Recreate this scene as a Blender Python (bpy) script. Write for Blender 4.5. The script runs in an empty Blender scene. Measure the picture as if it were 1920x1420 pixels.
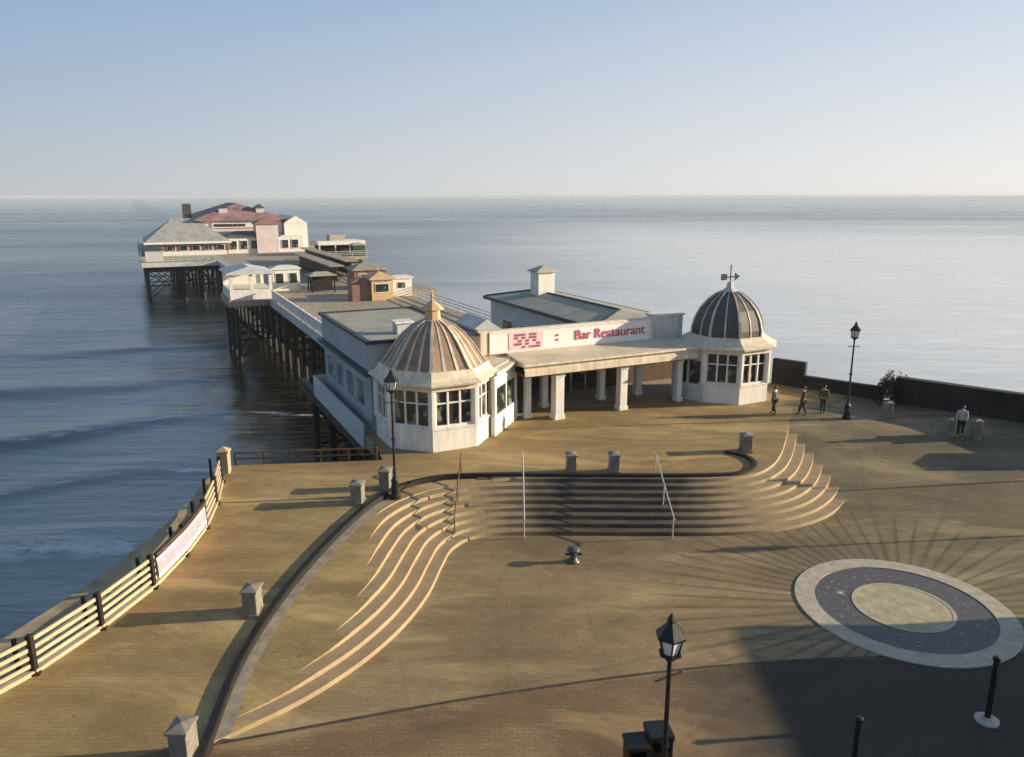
import bpy, bmesh, math, random
import numpy as np
from math import sin, cos, pi, radians, atan2, sqrt
from mathutils import Vector, Matrix
from mathutils.geometry import delaunay_2d_cdt

random.seed(7)
SC = bpy.context.scene
C = SC.collection

# ------------------------------------------------------------------ camera, sky, sun, exposure
F = 1430.0 / 1920.0
PITCH = math.atan(342.0 / 1430.0)
cam_d = bpy.data.cameras.new("camera")
cam_d.sensor_width = 36.0
cam_d.lens = 36.0 * F
cam_d.clip_start = 0.1
cam_d.clip_end = 60000.0
cam = bpy.data.objects.new("camera", cam_d)
cam.location = (0, 0, 12.5)
cam.rotation_euler = (pi / 2 - PITCH, 0, 0)
C.objects.link(cam)
SC.camera = cam

SUN_EL = radians(13.5)
SUN_AZ = radians(84.0)          # clockwise from +Y
world = bpy.data.worlds.new("World")
SC.world = world
world.use_nodes = True
wn = world.node_tree
for n in list(wn.nodes):
    wn.nodes.remove(n)
sky = wn.nodes.new("ShaderNodeTexSky")
sky.sky_type = 'NISHITA'
sky.sun_disc = False
sky.sun_elevation = SUN_EL
sky.sun_rotation = SUN_AZ
sky.altitude = 0
sky.air_density = 1.0
sky.dust_density = 0.6
sky.ozone_density = 2.0
bg = wn.nodes.new("ShaderNodeBackground")
bg.inputs["Strength"].default_value = 0.088
wo = wn.nodes.new("ShaderNodeOutputWorld")
# pale sea haze low in the sky, brighter towards the sun
wtc = wn.nodes.new("ShaderNodeTexCoord")
wsx = wn.nodes.new("ShaderNodeSeparateXYZ")
wn.links.new(wtc.outputs["Generated"], wsx.inputs[0])
def wmap(v, a, b, c, d):
    n = wn.nodes.new("ShaderNodeMapRange")
    wn.links.new(v, n.inputs[0])
    for i, x in enumerate((a, b, c, d)):
        n.inputs[1 + i].default_value = x
    return n.outputs[0]
def wmix(f, a, b):
    n = wn.nodes.new("ShaderNodeMix")
    n.data_type = 'RGBA'
    for i, x in ((0, f), (6, a), (7, b)):
        if isinstance(x, (tuple, float)):
            n.inputs[i].default_value = x
        else:
            wn.links.new(x, n.inputs[i])
    return n.outputs[2]
wside = wmap(wsx.outputs[0], -0.6, 1.0, 0.0, 1.0)
hz_lo = wmix(wside, (3.15, 3.4, 3.7, 1), (6.6, 6.3, 6.1, 1))
hz_hi = wmix(wside, (1.35, 2.35, 3.8, 1), (4.3, 4.7, 5.4, 1))
hz = wmix(wmap(wsx.outputs[2], 0.0, 0.27, 0.0, 1.0), hz_lo, hz_hi)
wcol = wmix(wmap(wsx.outputs[2], 0.15, 0.6, 0.92, 0.25), sky.outputs[0], hz)
wn.links.new(wcol, bg.inputs[0])
wn.links.new(bg.outputs[0], wo.inputs[0])

sd = bpy.data.lights.new("sun", 'SUN')
sd.energy = 5.0
sd.angle = radians(0.5)
sd.color = (1.0, 0.83, 0.58)
sun = bpy.data.objects.new("sun", sd)
sdir = Vector((sin(SUN_AZ) * cos(SUN_EL), cos(SUN_AZ) * cos(SUN_EL), sin(SUN_EL)))
sun.rotation_euler = sdir.to_track_quat('Z', 'Y').to_euler()
sun.location = (60, 10, 40)
C.objects.link(sun)
SC.view_settings.view_transform = 'Standard'
SC.view_settings.look = 'None'
SC.view_settings.exposure = 0.86
SC.view_settings.gamma = 1.0

# ------------------------------------------------------------------ materials
MATS = {}

def mat(name, col, rough=0.7, var=0.18, scale=2.0, bump=0.0, bscale=30.0, metal=0.0, spec=0.4, col2=None, streak=None):
    """plain weathered surface: two noises move the colour between col and col2"""
    if name in MATS:
        return MATS[name]
    m = bpy.data.materials.new(name)
    m.use_nodes = True
    nt = m.node_tree
    b = nt.nodes["Principled BSDF"]
    b.inputs["Roughness"].default_value = rough
    b.inputs["Metallic"].default_value = metal
    b.inputs["Specular IOR Level"].default_value = spec
    tc = nt.nodes.new("ShaderNodeTexCoord")
    n1 = nt.nodes.new("ShaderNodeTexNoise")
    n1.inputs["Scale"].default_value = scale
    n1.inputs["Detail"].default_value = 6
    n1.inputs["Roughness"].default_value = 0.65
    src = tc.outputs["Object"]
    if streak:
        mp = nt.nodes.new("ShaderNodeMapping")
        mp.inputs["Scale"].default_value = streak
        nt.links.new(src, mp.inputs[0])
        src = mp.outputs[0]
    nt.links.new(src, n1.inputs["Vector"])
    mr = nt.nodes.new("ShaderNodeMapRange")
    mr.inputs[1].default_value = 0.3
    mr.inputs[2].default_value = 0.72
    nt.links.new(n1.outputs["Fac"], mr.inputs[0])
    mx = nt.nodes.new("ShaderNodeMix")
    mx.data_type = 'RGBA'
    c2 = col2 if col2 else tuple(c * (1 - 2 * var) for c in col)
    c1 = col if col2 else tuple(min(1, c * (1 + var * .6)) for c in col)
    mx.inputs[6].default_value = (*c2, 1)
    mx.inputs[7].default_value = (*c1, 1)
    nt.links.new(mr.outputs[0], mx.inputs[0])
    nt.links.new(mx.outputs[2], b.inputs["Base Color"])
    if bump > 0:
        n2 = nt.nodes.new("ShaderNodeTexNoise")
        n2.inputs["Scale"].default_value = bscale
        n2.inputs["Detail"].default_value = 4
        nt.links.new(tc.outputs["Object"], n2.inputs["Vector"])
        bp = nt.nodes.new("ShaderNodeBump")
        bp.inputs["Strength"].default_value = bump
        bp.inputs["Distance"].default_value = 0.02
        nt.links.new(n2.outputs["Fac"], bp.inputs["Height"])
        nt.links.new(bp.outputs[0], b.inputs["Normal"])
    MATS[name] = m
    return m

class NT:
    """tiny node-graph helper"""
    def __init__(self, name, rough=0.8, spec=0.3):
        self.m = bpy.data.materials.new(name)
        self.m.use_nodes = True
        self.t = self.m.node_tree
        self.b = self.t.nodes["Principled BSDF"]
        self.b.inputs["Roughness"].default_value = rough
        self.b.inputs["Specular IOR Level"].default_value = spec
        self.tc = self.t.nodes.new("ShaderNodeTexCoord")
        self.obj = self.tc.outputs["Object"]
        MATS[name] = self.m
    def put(self, inp, v):
        if hasattr(v, "default_value") or hasattr(v, "is_linked"):
            self.t.links.new(v, inp)
        else:
            inp.default_value = v
    def math(self, op, a, b=0.0, c=None, clamp=False):
        n = self.t.nodes.new("ShaderNodeMath")
        n.operation = op
        n.use_clamp = clamp
        self.put(n.inputs[0], a)
        self.put(n.inputs[1], b)
        if c is not None:
            self.put(n.inputs[2], c)
        return n.outputs[0]
    def mapr(self, v, a, b, c=0.0, d=1.0, smooth=False):
        n = self.t.nodes.new("ShaderNodeMapRange")
        if smooth:
            n.interpolation_type = 'SMOOTHSTEP'
        self.put(n.inputs[0], v)
        for i, x in enumerate((a, b, c, d)):
            n.inputs[1 + i].default_value = x
        return n.outputs[0]
    def mix(self, f, a, b, mode='MIX'):
        n = self.t.nodes.new("ShaderNodeMix")
        n.data_type = 'RGBA'
        n.blend_type = mode
        self.put(n.inputs[0], f)
        self.put(n.inputs[6], a if not isinstance(a, tuple) else (*a, 1))
        self.put(n.inputs[7], b if not isinstance(b, tuple) else (*b, 1))
        return n.outputs[2]
    def mapping(self, v, loc=(0, 0, 0), rot=(0, 0, 0), sc=(1, 1, 1)):
        n = self.t.nodes.new("ShaderNodeMapping")
        self.t.links.new(v, n.inputs[0])
        n.inputs[1].default_value = loc
        n.inputs[2].default_value = rot
        n.inputs[3].default_value = sc
        return n.outputs[0]
    def noise(self, v, scale, detail=5, rough=0.6, dist=0.0):
        n = self.t.nodes.new("ShaderNodeTexNoise")
        self.t.links.new(v, n.inputs["Vector"])
        n.inputs["Scale"].default_value = scale
        n.inputs["Detail"].default_value = detail
        n.inputs["Roughness"].default_value = rough
        n.inputs["Distortion"].default_value = dist
        return n.outputs["Fac"]
    def sep(self, v):
        n = self.t.nodes.new("ShaderNodeSeparateXYZ")
        self.t.links.new(v, n.inputs[0])
        return n.outputs
    def comb(self, x, y, z=0.0):
        n = self.t.nodes.new("ShaderNodeCombineXYZ")
        self.put(n.inputs[0], x); self.put(n.inputs[1], y); self.put(n.inputs[2], z)
        return n.outputs[0]
    def brick(self, v, scale, c1, c2, mortar, w=0.5, h=0.25, ms=0.02):
        n = self.t.nodes.new("ShaderNodeTexBrick")
        self.t.links.new(v, n.inputs["Vector"])
        n.inputs["Color1"].default_value = (*c1, 1)
        n.inputs["Color2"].default_value = (*c2, 1)
        n.inputs["Mortar"].default_value = (*mortar, 1)
        n.inputs["Scale"].default_value = scale
        n.inputs["Mortar Size"].default_value = ms
        n.inputs["Brick Width"].default_value = w
        n.inputs["Row Height"].default_value = h
        return n.outputs["Color"], n.outputs["Fac"]
    def bump(self, h, strength=0.3, dist=0.02, normal=None):
        n = self.t.nodes.new("ShaderNodeBump")
        n.inputs["Strength"].default_value = strength
        n.inputs["Distance"].default_value = dist
        self.t.links.new(h, n.inputs["Height"])
        if normal is not None:
            self.t.links.new(normal, n.inputs["Normal"])
        return n.outputs[0]
    def color(self, c):
        self.put(self.b.inputs["Base Color"], c)
    def normal(self, v):
        self.t.links.new(v, self.b.inputs["Normal"])

CX, CY = 13.4, 23.6        # centre of the paved circle

def paving_material(name, c1, c2, mort, tint, ray=True):
    g = NT(name, 0.75, 0.25)
    s = g.sep(g.obj)
    dx = g.math('SUBTRACT', s[0], CX)
    dy = g.math('SUBTRACT', s[1], CY)
    r = g.math('SQRT', g.math('ADD', g.math('MULTIPLY', dx, dx), g.math('MULTIPLY', dy, dy)))
    ang = g.math('ARCTAN2', dy, dx)
    bc, bf = g.brick(g.comb(s[0], s[1], 0.0), 1.0, c1, c2, mort, 0.30, 0.15, 0.009)
    big = g.noise(g.obj, 0.16, 5, 0.6)
    mid = g.noise(g.obj, 1.1, 6, 0.7)
    col = g.mix(g.mapr(big, 0.32, 0.68), bc, g.mix(1.0, bc, tint, 'MULTIPLY'))
    col = g.mix(g.math('MULTIPLY', g.mapr(mid, 0.42, 0.75), 0.55), col, tuple(x * 0.45 for x in c1))
    wear = g.noise(g.mapping(g.obj, rot=(0, 0, .1), sc=(.3, 1, 1)), 0.38, 7, 0.68, .8)
    col = g.mix(g.mapr(wear, .52, .70, 0, .8), col, tuple(x * 1.3 for x in c1))
    col = g.mix(g.mapr(wear, .28, .50, .9, 0), col, tuple(x * .42 for x in c2))
    spots = g.noise(g.obj, 3.4, 3, .5)
    col = g.mix(g.mapr(spots, .68, .76, 0, .55), col, (.06, .05, .04))
    if ray:                                          # greyer, older setts towards the sea wall on the right
        batch = g.math('ADD', s[0], g.math('MULTIPLY', g.math('SUBTRACT', g.noise(g.obj, .2, 4), .5), 14.0))
        col = g.mix(g.mapr(batch, 4.0, 15.0, 0, .85, True), col, g.mix(1.0, col, (.70, .76, .86), 'MULTIPLY'))
    gum = g.noise(g.obj, 17.0, 1, .4)
    col = g.mix(g.mapr(gum, .73, .76, 0, .5), col, (.42, .36, .27))
    if ray:
        k = g.math('MULTIPLY', ang, 20 / (2 * pi))
        fr = g.math('ABSOLUTE', g.math('SUBTRACT', g.math('FRACT', g.math('ADD', k, 0.5)), 0.5))
        dist = g.math('MULTIPLY', fr, g.math('MULTIPLY', r, 2 * pi / 20))
        main = g.math("MULTIPLY", g.mapr(dist, 0.07, 0.13, 0.42, 0.0), g.mapr(r, 5.0, 11.0, 1.0, 0.3))
        k2 = g.math('MULTIPLY', ang, 60 / (2 * pi))
        fr2 = g.math('ABSOLUTE', g.math('SUBTRACT', g.math('FRACT', g.math('ADD', k2, 0.5)), 0.5))
        d2 = g.math('MULTIPLY', fr2, g.math('MULTIPLY', r, 2 * pi / 60))
        fine = g.math('MULTIPLY', g.mapr(d2, 0.05, 0.09, 0.45, 0.0), g.mapr(r, 7.5, 9.0, 1.0, 0.0))
        m = g.math('MAXIMUM', main, fine)
        m = g.math('MULTIPLY', m, g.mapr(g.noise(g.obj, 0.5, 3), 0.3, 0.5, 0.4, 1.0))
        col = g.mix(m, col, (0.045, 0.036, 0.03))
        rk = g.math('FRACT', g.math('MULTIPLY', r, 1 / 3.1))
        ring = g.mapr(g.math('ABSOLUTE', g.math('SUBTRACT', rk, 0.5)), 0.0, 0.03, 0.14, 0.0)
        col = g.mix(ring, col, (0.07, 0.055, 0.04))
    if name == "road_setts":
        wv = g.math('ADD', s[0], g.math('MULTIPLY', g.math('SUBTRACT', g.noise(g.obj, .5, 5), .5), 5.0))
        col = g.mix(g.mapr(wv, 3.0, 8.0, 0, .92, True), col, (.036, .032, .028))  # deepens the unseen building's shade by darkening the road colour on the right
    g.color(col)
    g.normal(g.bump(g.math('ADD', g.math('MULTIPLY', bf, -1.0), g.math('MULTIPLY', mid, 0.8)), 0.35, 0.012))
    return g.m

M_COURT = paving_material("court_paving", (0.355, 0.268, 0.135), (0.305, 0.222, 0.115), (0.24, 0.178, 0.10), (0.55, 0.53, 0.56))
M_PROM = paving_material("promenade_paving", (0.42, 0.305, 0.135), (0.365, 0.258, 0.115), (0.28, 0.20, 0.10), (0.58, 0.55, 0.54), ray=False)
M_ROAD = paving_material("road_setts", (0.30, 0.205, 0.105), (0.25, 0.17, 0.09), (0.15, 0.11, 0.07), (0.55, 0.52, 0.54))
M_ASPH = mat("dark_asphalt", (0.036, 0.032, 0.027), 0.85, 0.25, 1.2, 0.4, 60)
def step_stone(name, c1, c2, dark):
    """stone treads; the middle of the flight is coloured darker"""
    g = NT(name, 0.72, 0.3)
    s = g.sep(g.obj)
    n = g.noise(g.obj, 1.5, 6, .65)
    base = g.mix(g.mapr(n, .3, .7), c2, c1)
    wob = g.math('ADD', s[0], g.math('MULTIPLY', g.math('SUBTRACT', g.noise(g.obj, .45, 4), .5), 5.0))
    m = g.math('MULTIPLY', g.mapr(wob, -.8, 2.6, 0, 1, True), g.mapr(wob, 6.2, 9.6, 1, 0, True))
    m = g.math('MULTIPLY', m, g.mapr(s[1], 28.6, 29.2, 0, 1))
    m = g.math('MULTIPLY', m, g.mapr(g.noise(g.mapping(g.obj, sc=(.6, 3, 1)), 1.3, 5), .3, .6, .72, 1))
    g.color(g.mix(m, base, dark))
    g.normal(g.bump(g.noise(g.obj, 25, 4), .3, .01))
    return g.m
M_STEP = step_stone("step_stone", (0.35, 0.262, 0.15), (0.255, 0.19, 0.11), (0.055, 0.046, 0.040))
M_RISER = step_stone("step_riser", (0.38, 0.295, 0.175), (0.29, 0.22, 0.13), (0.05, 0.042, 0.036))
M_PALE = mat("pale_paving_band", (0.34, 0.29, 0.22), 0.7, 0.2, 2.0)
M_KERB = mat("dark_kerb_stone", (0.016, 0.013, 0.011), 0.55, 0.25, 3.0, 0.2, 20)
M_WHITE = mat("white_painted_render", (0.76, 0.73, 0.68), 0.55, 0.13, 1.6, streak=(2.2, 2.2, .4))
M_CREAM = mat("cream_paint", (0.70, 0.61, 0.47), 0.6, 0.17, 1.6, streak=(2.2, 2.2, .5))
M_CREAM2 = mat("cream_rail_paint", (0.52, 0.42, 0.27), 0.6, 0.14, 3.0)
M_GREYW = mat("grey_white_paint", (0.52, 0.53, 0.53), 0.6, 0.12, 1.0)
M_SLATE = mat("slate_blue_cladding", (0.36, 0.38, 0.395), 0.6, 0.15, 1.0, streak=(1, 1, .3))
M_LEAD = mat("dark_lead_sheet", (0.075, 0.075, 0.08), 0.5, 0.25, 1.5)
M_LEADK = mat("blackened_lead_sheet", (0.085, 0.085, 0.082), 0.5, 0.25, 1.5)
M_LEADB = mat("brown_lead_sheet", (0.33, 0.215, 0.15), 0.55, 0.25, 1.5)
M_FELT = mat("grey_green_roof_felt", (0.37, 0.36, 0.295), 0.75, 0.15, 0.7, 0.2, 12)
M_TRIM = mat("dark_blue_grey_trim", (0.035, 0.045, 0.06), 0.5, 0.15, 2)
M_BROWN = mat("dark_brown_timber", (0.085, 0.05, 0.032), 0.6, 0.25, 3, streak=(1, 1, .2))
M_RED = mat("red_brown_cladding", (0.24, 0.135, 0.115), 0.65, 0.2, 1)
M_TERRA = mat("red_tile_roof", (0.33, 0.185, 0.19), 0.7, 0.25, 0.5)
M_ORANGE = mat("orange_ochre_paint", (0.58, 0.40, 0.22), 0.6, 0.12, 1.2)
M_BLACK = mat("black_iron_paint", (0.012, 0.012, 0.013), 0.4, 0.2, 6)
M_DARK = mat("dark_interior", (0.016, 0.014, 0.013), 0.8, 0.2, 2)
M_PILE = mat("dark_wet_pile", (0.022, 0.020, 0.018), 0.6, 0.4, 1.5, streak=(2, 2, .3))
M_DECK = mat("weathered_deck_boards", (0.37, 0.315, 0.235), 0.75, 0.2, 0.8, streak=(6, .4, 1))
M_BOLL = mat("weathered_bollard_stone", (0.27, 0.25, 0.215), 0.75, 0.3, 2.5, 0.3, 22, col2=(0.12, 0.105, 0.085))
M_STONE = mat("pale_stone", (0.50, 0.46, 0.39), 0.75, 0.18, 2.5, 0.3, 22)
M_TANWALL = mat("tan_concrete", (0.46, 0.36, 0.21), 0.8, 0.25, 0.9, 0.35, 10)
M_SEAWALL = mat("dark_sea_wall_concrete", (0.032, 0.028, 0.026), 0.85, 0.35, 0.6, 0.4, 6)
M_MOSS = mat("mossy_concrete", (0.30, 0.25, 0.07), 0.85, 0.3, 1.5, 0.4, 10)
M_GALV = mat("galvanised_steel", (0.52, 0.50, 0.47), 0.4, 0.15, 5, metal=0.3)
M_RUST = mat("rusted_steel", (0.16, 0.09, 0.045), 0.65, 0.3, 5)
M_PINK = mat("pink_sign_paint", (0.78, 0.55, 0.58), 0.5, 0.08, 2)
M_MAUVE = mat("mauve_sign_paint", (0.33, 0.10, 0.15), 0.5, 0.08, 2)
M_PALEPINK = mat("pale_pink_sign_face", (0.82, 0.77, 0.74), 0.5, 0.05, 1)
M_HEDGE = mat("dark_foliage", (0.035, 0.045, 0.022), 0.8, 0.4, 6)
M_LAMPW = mat("frosted_white_glass", (0.72, 0.72, 0.70), 0.25, 0.06, 4)
M_REDKERB = mat("dark_red_fascia_board", (0.13, 0.045, 0.02), 0.6, 0.2, 2)
M_RINGD = mat("blue_grey_granite", (0.115, 0.11, 0.11), 0.5, 0.3, 5, 0.15, 40, col2=(0.062, 0.058, 0.058))
M_RINGP = mat("pale_ring_stone", (0.46, 0.40, 0.31), 0.7, 0.16, 3)
M_RINGY = mat("sandy_gold_stone", (0.45, 0.385, 0.245), 0.7, 0.2, 2.0)
M_SKIN = mat("skin", (0.52, 0.33, 0.24), 0.5, 0.05, 8)
M_FOAM = None

def glass_mat():
    g = NT("window_glass", 0.08, 0.6)
    pat = g.noise(g.mapping(g.obj, sc=(1, 1, .7)), 1.7, 2, .5)
    g.color(g.mix(g.mapr(pat, .58, .64, 0, .8), g.mix(g.noise(g.obj, 1.3, 3), (0.010, 0.012, 0.013), (0.04, 0.042, 0.04)), (.22, .23, .20)))
    return g.m
M_GLASS = glass_mat()

# ------------------------------------------------------------------ mesh helpers
class MB:
    def __init__(self):
        self.v, self.f = [], []
    def add(self, vs, fs):
        o = len(self.v)
        self.v += [tuple(p) for p in vs]
        self.f += [tuple(i + o for i in f) for f in fs]
        return self
    def box(self, x0, x1, y0, y1, z0, z1):
        return self.add([(x0, y0, z0), (x1, y0, z0), (x1, y1, z0), (x0, y1, z0), (x0, y0, z1), (x1, y0, z1), (x1, y1, z1), (x0, y1, z1)],
                        [(0, 3, 2, 1), (4, 5, 6, 7), (0, 1, 5, 4), (1, 2, 6, 5), (2, 3, 7, 6), (3, 0, 4, 7)])
    def bar(self, a, b, w, h, up=(0, 0, 1)):
        """rectangular bar from a to b, w wide (level) and h high"""
        a, b, up = Vector(a), Vector(b), Vector(up)
        d = (b - a).normalized()
        s = d.cross(up)
        if s.length < 1e-4:
            s = Vector((1, 0, 0))
        s.normalize()
        t = s.cross(d).normalized()
        vs = []
        for p in (a, b):
            for i, j in ((-1, -1), (1, -1), (1, 1), (-1, 1)):
                vs.append(p + s * (w / 2 * i) + t * (h / 2 * j))
        return self.add(vs, [(0, 1, 2, 3), (7, 6, 5, 4), (0, 4, 5, 1), (1, 5, 6, 2), (2, 6, 7, 3), (3, 7, 4, 0)])
    def tube(self, a, b, r0, r1=None, n=10):
        r1 = r0 if r1 is None else r1
        a, b = Vector(a), Vector(b)
        d = (b - a).normalized()
        s = d.cross(Vector((0, 0, 1)))
        if s.length < 1e-4:
            s = Vector((1, 0, 0))
        s.normalize()
        t = d.cross(s)
        vs = []
        for p, r in ((a, r0), (b, r1)):
            for k in range(n):
                q = 2 * pi * k / n
                vs.append(p + s * (r * cos(q)) + t * (r * sin(q)))
        fs = [(k, (k + 1) % n, n + (k + 1) % n, n + k) for k in range(n)]
        fs += [tuple(range(n - 1, -1, -1)), tuple(range(n, 2 * n))]
        return self.add(vs, fs)
    def lathe(self, prof, n=16, c=(0, 0), rot=0.0):
        """prof: list of (r, z), bottom to top"""
        vs, fs = [], []
        for r, z in prof:
            for k in range(n):
                q = 2 * pi * k / n + rot
                vs.append((c[0] + r * cos(q), c[1] + r * sin(q), z))
        for i in range(len(prof) - 1):
            for k in range(n):
                fs.append((i * n + k, i * n + (k + 1) % n, (i + 1) * n + (k + 1) % n, (i + 1) * n + k))
        fs.append(tuple(range(n - 1, -1, -1)))
        m = (len(prof) - 1) * n
        fs.append(tuple(range(m, m + n)))
        return self.add(vs, fs)
    def prism(self, poly, z0, z1):
        n = len(poly)
        vs = [(x, y, z0) for x, y in poly] + [(x, y, z1) for x, y in poly]
        fs = [tuple(range(n - 1, -1, -1)), tuple(range(n, 2 * n))]
        fs += [(k, (k + 1) % n, n + (k + 1) % n, n + k) for k in range(n)]
        return self.add(vs, fs)
    def hip(self, x0, x1, y0, y1, z0, z1, inset, axis='y', over=0.0, thick=0.12):
        """hipped roof; ridge along axis"""
        x0 -= over; x1 += over; y0 -= over; y1 += over
        if axis == 'y':
            xm = (x0 + x1) / 2
            r = [(xm, y0 + inset, z1), (xm, y1 - inset, z1)]
            vs = [(x0, y0, z0), (x1, y0, z0), (x1, y1, z0), (x0, y1, z0)] + r
            fs = [(0, 1, 4), (1, 2, 5, 4), (2, 3, 5), (3, 0, 4, 5)]
        else:
            ym = (y0 + y1) / 2
            r = [(x0 + inset, ym, z1), (x1 - inset, ym, z1)]
            vs = [(x0, y0, z0), (x1, y0, z0), (x1, y1, z0), (x0, y1, z0)] + r
            fs = [(0, 1, 5, 4), (1, 2, 5), (2, 3, 4, 5), (3, 0, 4)]
        b = [(x, y, z - thick) for x, y, z in vs[:4]]
        self.add(vs + b, fs + [(0, 6, 7, 1), (1, 7, 8, 2), (2, 8, 9, 3), (3, 9, 6, 0), (9, 8, 7, 6)])
        return self
    def mesh(self, name):
        me = bpy.data.meshes.new(name)
        me.from_pydata(self.v, [], self.f)
        me.update()
        return me

def obj(name, mb, m, parent=None, bevel=0.0, smooth=False):
    me = mb.mesh(name) if isinstance(mb, MB) else mb
    if m is not None and not me.materials:
        me.materials.append(m)
    o = bpy.data.objects.new(name, me)
    C.objects.link(o)
    if parent:
        o.parent = parent
    if smooth:
        for p in me.polygons:
            p.use_smooth = True
    if bevel > 0:
        b = o.modifiers.new("bevel", 'BEVEL')
        b.width = bevel
        b.segments = 2
        b.limit_method = 'ANGLE'
    return o

def tag(o, label, cat, group=None):
    o["label"] = label
    o["category"] = cat
    if group:
        o["group"] = group
    return o

def thing(name, label, cat, loc=(0, 0, 0), rz=0.0, group=None):
    o = bpy.data.objects.new(name, None)
    o.empty_display_size = 0.3
    o.location = loc
    o.rotation_euler = (0, 0, rz)
    C.objects.link(o)
    return tag(o, label, cat, group)

def dup(root, loc, rz, label, group=None):
    def cp(o, parent):
        c = o.copy()
        C.objects.link(c)
        if parent is not None:
            c.parent = parent
        for ch in o.children:
            cp(ch, c)
        return c
    r = cp(root, None)
    r.location = loc
    r.rotation_euler = (0, 0, rz)
    r["label"] = label
    if group:
        r["group"] = group
    return r

def structure(o):
    o["kind"] = "structure"
    return o

# pier frame: local x along the entrance front, local y out to sea
TH = radians(26.0)
O = Vector((4.6, 43.4, 0.0))
PU = Vector((cos(TH), sin(TH), 0))
PV = Vector((-sin(TH), cos(TH), 0))
def W(u, v, z=0.0):
    return O + PU * u + PV * v + Vector((0, 0, z))
def pier_thing(name, label, cat, u, v, z=0.0, rz=0.0, group=None):
    return thing(name, label, cat, W(u, v, z), TH + rz, group)

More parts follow.
